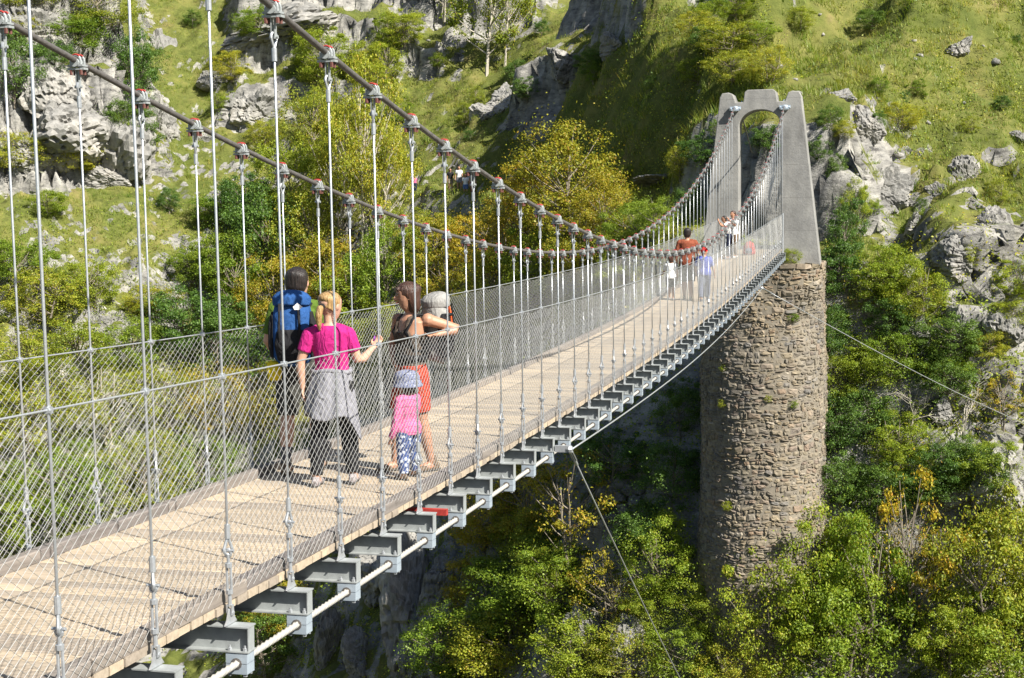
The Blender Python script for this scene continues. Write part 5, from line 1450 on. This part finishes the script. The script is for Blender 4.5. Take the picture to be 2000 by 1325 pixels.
# man with blue rucksack
M = Person('dark-haired man in green t-shirt and dark shorts wearing a blue rucksack', on_deck(-1.443, 3.70), (-.22, 1), 1.84, 'skin_fair', 'hikers talking on the bridge', .009,
           wj={'ankL': (-.09, -.17, .09), 'ankR': (.10, .17, .09), 'elL': (-.275, -.08, 1.16), 'wrL': (-.20, .16, 1.08), 'elR': (.27, .02, 1.16), 'wrR': (.16, .22, 1.10), 'shL': (-.195, -.03, 1.49), 'shR': (.19, .04, 1.49)}, head_yaw=-.15)
M.tee('c_green', .72, 1, .014); M.bottoms('c_darkshort', .98, .016, .018); M.shoes('c_boot', 'c_sock', .03); M.hair('hair_dark', 'short')
def rucksack(person, label, main, lid, side, H, w=.34, d=.26, z0=.98, z1=1.52):
    J = person.J
    root = empty('rucksack', person.root.location, person.rz); tag(root, label, 'backpack')
    yb = -(.064 * H + .035)
    mb = MB()
    rows = [(z0, .80, .75), (z0 + .06, .98, .95), (z0 + .25, 1.0, 1.0), (z1 - .14, .96, .95), (z1 - .03, .82, .8)]
    mb.tube([(0, yb - d / 2 * b, z) for z, a, b in rows], [(w / 2 * a, d / 2 * b) for z, a, b in rows], 18, ref=(1, 0, 0))
    o = mb.build('bag_body', MATS[main], root, True); remeshed(o, .012, 3)
    mb = MB(); mb.tube([(0, yb - d * .5, z1 - .05), (0, yb - d * .48, z1 + .02), (0, yb - d * .44, z1 + .06), (0, yb - d * .42, z1 + .075)], [(w * .45, d * .50), (w * .47, d * .52), (w * .36, d * .40), (w * .20, d * .22)], 16, ref=(1, 0, 0))
    remeshed(mb.build('lid', MATS[lid], root, True), .012, 3)
    for s in (-1, 1):
        mb = MB(); mb.tube([(s * w * .47, yb - d * .5, z0 + .04), (s * w * .49, yb - d * .5, z0 + .14), (s * w * .48, yb - d * .5, z0 + .34), (s * w * .45, yb - d * .5, z0 + .44)], [(.02, .06), (.034, .085), (.03, .08), (.015, .04)], 10, ref=(1, 0, 0))
        remeshed(mb.build('side_pocket', MATS[side], root, True), .012, 2)
        sh = J['shL' if s < 0 else 'shR']
        xs = s * abs(sh.x) * .62
        mb = MB(); mb.tube([(xs * .8, yb - .02, sh.z - .02), (xs, -.045, sh.z + .045), (xs, .02, sh.z + .045), (xs * 1.05, .075 * H * .5 + .055, sh.z - .10), (xs * 1.25, .05, sh.z - .27), (s * .17, yb + .02, z0 + .12)], [(.026, .011)] * 6, 8, ref=(1, 0, 0))
        mb.build('shoulder_strap', MATS['c_black'], root, True)
        mb = MB(); mb.tube([(s * w * .22, yb - d - .012, z0 + .08), (s * w * .24, yb - d - .016, z0 + .3), (s * w * .22, yb - d * .95 - .012, z1 - .02)], [(.012, .006)] * 3, 6, ref=(1, 0, 0))
        mb.build('compression_strap', MATS['c_black'], root, True)
    mb = MB(); mb.tube([(.15 * math.cos(a) * 1.12, .115 * math.sin(a) * 1.15, z0 + .06) for a in np.linspace(-.75 * math.pi + math.pi / 2 + .9, 2.0 * math.pi - .6, 18)], [(.012, .03)] * 18, 6)
    mb.build('hip_belt', MATS['c_black'], root, True)
    return root, yb, d, z0, z1
rk_, yb_, d_, z0_, z1_ = rucksack(M, 'large blue and black rucksack on the back of the man', 'c_packblue', 'c_packblue', 'c_black', 1.84, .37, .27, 1.04, 1.58)
mb = MB(); q_ = yb_ - d_ * .98 - .014
mb.add([(.05, q_, 1.505), (.09, q_, 1.505), (.12, q_ + .002, 1.53), (.075, q_, 1.565), (.035, q_, 1.53)], [(0, 1, 2, 3, 4)])
mb.build('emblem', MATS['c_white'], rk_)
mb = MB(); mb.tube([(0, yb_ - d_ * .88, 1.06), (0, yb_ - d_ * .93, 1.20), (0, yb_ - d_ * .88, 1.33)], [(.12, .05), (.145, .06), (.12, .04)], 14, ref=(1, 0, 0))
remeshed(mb.build('front_pocket', MATS['c_black'], rk_, True), .012, 2)
mb = MB(); mb.tube([(-.17, yb_ - .13, .88), (-.17, yb_ - .13, .895), (-.17, yb_ - .13, 1.03), (-.17, yb_ - .13, 1.045)], [.05, .062, .066, .05], 14)
o = mb.build('hanging_pouch', MATS['c_yellow'], rk_, True); tag(o, 'bright yellow pouch hanging under the rucksack')

# woman leaning on the rail
WP = Person('dark-haired woman in brown tank top and red shorts leaning on the rail', on_deck(-.493, 4.012), (-.62, -.72), 1.70, 'skin_tan', 'hikers talking on the bridge', .008,
            wj={'ankL': (.16, .02, .085), 'ankR': (-.17, -.02, .085), 'shL': (.175, -.045, 1.375), 'elL': (.43, .12, 1.275), 'wrL': (.265, -.04, 1.245), 'shR': (-.145, .085, 1.365), 'elR': (-.215, .10, 1.10), 'wrR': (-.12, -.06, .93)}, head_yaw=-.42)
def tank(mb):
    WP.torso(mb, 1, 6, .011)
    for s in 'LR':
        sh = WP.J['sh' + s]; mb.tube([(sh.x * .5, .105, WP.J['chest'].z + .02), (sh.x * .55, .07, sh.z + .015), (sh.x * .55, -.01, sh.z + .045), (sh.x * .5, -.09, sh.z - .05)], [.02] * 4, 8)
    for s in (-1, 1): mb.ball((s * .062, .085, WP.J['chest'].z - .005), (.066, .055, .062), 12)
WP.garment('tank_top', 'c_brown', tank)
WP.bottoms('c_red', .84, .014, .012); WP.shoes('c_boot', None, .05); WP.hair('hair_brown', 'bob')
wr_, yw_, dw_, zw0_, zw1_ = rucksack(WP, 'grey and orange rucksack on the woman leaning at the rail', 'c_packgrey', 'c_packgrey', 'c_black', 1.70, .32, .25, .98, 1.52)
for zz_ in (1.12, 1.26, 1.40):
    mb = MB(); mb.tube([((.165) * math.cos(a), yw_ - .125 - .132 * math.sin(a), zz_ + .01 * math.sin(3 * a)) for a in np.linspace(0, math.pi, 13)], [(.008, .014)] * 13, 6); mb.build('webbing', MATS['c_black'], wr_, True)
mb = MB(); mb.tube([(0, yw_ - .25, 1.04), (0, yw_ - .272, 1.2), (0, yw_ - .262, 1.40), (0, yw_ - .24, 1.52)], [(.035, .012), (.05, .02), (.045, .02), (.03, .012)], 10, ref=(1, 0, 0)); mb.build('back_panel', MATS['c_orange'], wr_, True)
mb = MB(); mb.tube([(-.085, .10, 1.27), (0, .125, 1.265), (.085, .10, 1.27)], [(.012, .006)] * 3, 6); mb.build('chest_strap', MATS['c_black'], WP.root)

# small child
ch = Person('small child in pink jacket, patterned leggings and blue sun hat', on_deck(-.396, 3.60), (-.93, .42), .95, 'skin_fair', 'hikers talking on the bridge', .007,
            wj={'ankL': (-.02, -.095, .05), 'ankR': (.02, .095, .05), 'elL': (-.07, -.15, .48), 'wrL': (-.12, -.14, .37), 'elR': (-.04, .15, .48), 'wrR': (-.10, .15, .37)},
            joints={'head': (0, .015, .885), 'neck': (0, -.004, .795), 'upper': (0, -.004, .755), 'shL': (-.11, 0, .745), 'shR': (.11, 0, .745), 'chest': (0, .004, .67), 'waist': (0, .012, .56), 'pelvis': (0, 0, .46), 'hipL': (-.058, 0, .44), 'hipR': (.058, 0, .44)}, girth=1.28, head_yaw=.15, hs=.185)
ch.J['head'] = ch.J['head'] + Vector((0, 0, 0))
ch.tee('c_lightpink', 1.92, 0, .016, 'jacket'); ch.bottoms('p_leggings', 1.96, .010, .004, 'leggings'); ch.shoes('c_boot'); ch.hair('hair_brown', 'bob')
def hat(mb):
    ch.head_tube(mb, [(-.16, .70, .74, -.04), (-.12, .69, .73, -.04), (.02, .61, .67, -.03), (.12, .57, .64, -.02), (.40, .54, .60, -.03), (.58, .42, .46, -.03), (.66, .14, .16, -.03)], .06)
ch.garment('sun_hat', 'p_hat', hat, None, .008, 2)

# walkers half way along the bridge
B1 = Person('man in rust-brown t-shirt walking away along the deck', on_deck(-1.015, 27.22), (-.05, 1), 1.76, 'skin_tan', 'family walking away along the bridge', .016,
            wj={'ankL': (-.10, .20, .088), 'ankR': (.10, -.16, .10), 'elL': (-.27, -.05, 1.10), 'wrL': (-.27, .08, .88), 'elR': (.27, .03, 1.10), 'wrR': (.28, .12, .88)}, girth=1.1, fingers=False)
B1.tee('c_rust', .7, 0, .02, loose=.012); B1.bottoms('c_olive', 1.1, .02, .015); B1.shoes('c_yellow' if False else 'c_khaki'); B1.hair('hair_dark', 'short')
B2 = Person('child in white t-shirt reaching for the left side netting', on_deck(-1.41, 27.21), (-.25, 1), 1.08, 'skin_brown', 'family walking away along the bridge', .014,
            wj={'elL': (-.20, .06, .66), 'wrL': (-.30, .14, .57), 'ankL': (-.06, .10, .055), 'ankR': (.06, -.10, .06)}, girth=1.12, fingers=False, hs=.165)
B2.tee('c_white', .7, 0, .016); B2.bottoms('c_darkshort', .95, .014, .012); B2.shoes('c_shoe'); B2.hair('hair_brown', 'short')
B3 = Person('child in red cap and blue shirt walking behind the man', on_deck(-.58, 27.0), (0, 1), 1.29, 'skin_tan', 'family walking away along the bridge', .014,
            wj={'ankL': (-.06, -.16, .065), 'ankR': (.05, .18, .06), 'elR': (.22, .02, .80), 'wrR': (.24, .08, .62), 'elL': (-.21, .0, .80), 'wrL': (-.20, .10, .66)}, girth=1.18, fingers=False, hs=.155)
B3.tee('c_blue', .8, 0, .02, loose=.012); B3.bottoms('c_slate', 1.9, .02, .006, 'trousers'); B3.shoes('c_navy')
def cap(mb):
    B3.head_tube(mb, [(.02, .43, .50, -.02), (.2, .44, .52, -.03), (.38, .38, .45, -.04), (.52, .24, .28, -.04), (.57, .06, .08, -.04)])
    mb.tube([B3.hp(0, .30, .06), B3.hp(0, .55, .05), B3.hp(0, .72, .0)], [(.06, .012), (.055, .010), (.03, .008)], 8, ref=(1, 0, 0))
B3.garment('cap', 'c_cap', cap, None, .014, 1)

# pair by the far tower
T1 = Person('dark-haired person in white top and navy trousers leaning over the rail', on_deck(-1.52, 41.9), (-.9, -.3), 1.52, 'skin_tan', 'visitors resting by the tower', .016,
            joints={'head': (0, .09, .90), 'neck': (0, .055, .825), 'upper': (0, .045, .79)}, wj={'elL': (-.20, -.22, 1.12), 'wrL': (-.30, -.12, 1.30), 'elR': (-.20, .22, 1.12), 'wrR': (-.30, .12, 1.28)}, fingers=False)
T1.tee('c_white', .65, 2, .016); T1.bottoms('c_navy', 1.9, .016, .006, 'trousers'); T1.shoes('c_shoe'); T1.hair('hair_dark', 'short')
T2 = Person('woman in loose white top and brown trousers standing by the tower', on_deck(-1.40, 42.5), (-.6, -.8), 1.62, 'skin_tan', 'visitors resting by the tower', .016,
            wj={'elL': (.10, -.26, 1.10), 'wrL': (-.10, -.20, 1.30), 'elR': (-.26, .0, 1.12), 'wrR': (-.22, -.14, 1.34)}, fingers=False)
T2.tee('c_white', .6, 0, .022, loose=.02); T2.bottoms('c_boot', 1.9, .016, .006, 'trousers'); T2.shoes('c_white'); T2.hair('hair_brown', 'long')
rb = empty('travel_bag', on_deck(-.98, 44.0)); tag(rb, 'red rucksack standing on the deck by the tower', 'bag')
mb = MB(); mb.tube([(0, 0, .0), (0, 0, .06), (0, .0, .30), (0, .02, .42), (0, .03, .48)], [(.17, .11), (.22, .15), (.20, .15), (.15, .11), (.05, .04)], 14, ref=(1, 0, 0)); remeshed(mb.build('bag_body', MATS['c_bag'], rb, True), .015, 3)
mb = MB(); mb.tube([(0, -.15, .06), (0, -.18, .15), (0, -.15, .24)], [(.10, .03), (.13, .05), (.10, .03)], 10, ref=(1, 0, 0)); remeshed(mb.build('front_pocket', MATS['c_slate'], rb, True), .015, 2)
mb = MB(); mb.tube([(-.05, .02, .44), (-.04, .02, .53), (.04, .02, .53), (.05, .02, .44)], .012, 6); mb.build('handle', MATS['c_black'], rb, True)

# walkers on the hillside path
FAR = [('person crouching with pink top and dark trousers on the hillside path', -30.25, 95.8, 1.25, 'c_lightpink', 'c_navy', 1.9, 'hair_brown', (.5, -1)),
       ('person in black top and pale shorts on the hillside path', -26.34, 92.0, 1.66, 'c_black', 'c_khaki', .8, 'hair_dark', (.5, -1)),
       ('person in white vest and pale shorts on the hillside path', -25.60, 91.7, 1.74, 'c_white', 'c_grey', .8, 'hair_brown', (.3, -1)),
       ('person in white top and blue denim shorts on the hillside path', -24.75, 90.4, 1.66, 'c_white', 'c_jean', .7, 'hair_dark', (.2, -1)),
       ('person in grey top and maroon trousers on the hillside path', -24.10, 89.9, 1.62, 'c_grey', 'c_maroon', 1.7, 'hair_brown', (.6, -1))]
for lab, x, y, H, tm, bm_, t1, hm, fw in FAR:
    q = Person(lab, (x, y, gz(x, y) + .02), fw, H, 'skin_tan', 'walkers on the hillside path', .024, fingers=False)
    q.tee(tm, .6, 1, .02); q.bottoms(bm_, t1, .02, .01, 'trousers' if t1 > 1 else 'shorts'); q.shoes('c_shoe'); q.hair(hm, 'long')
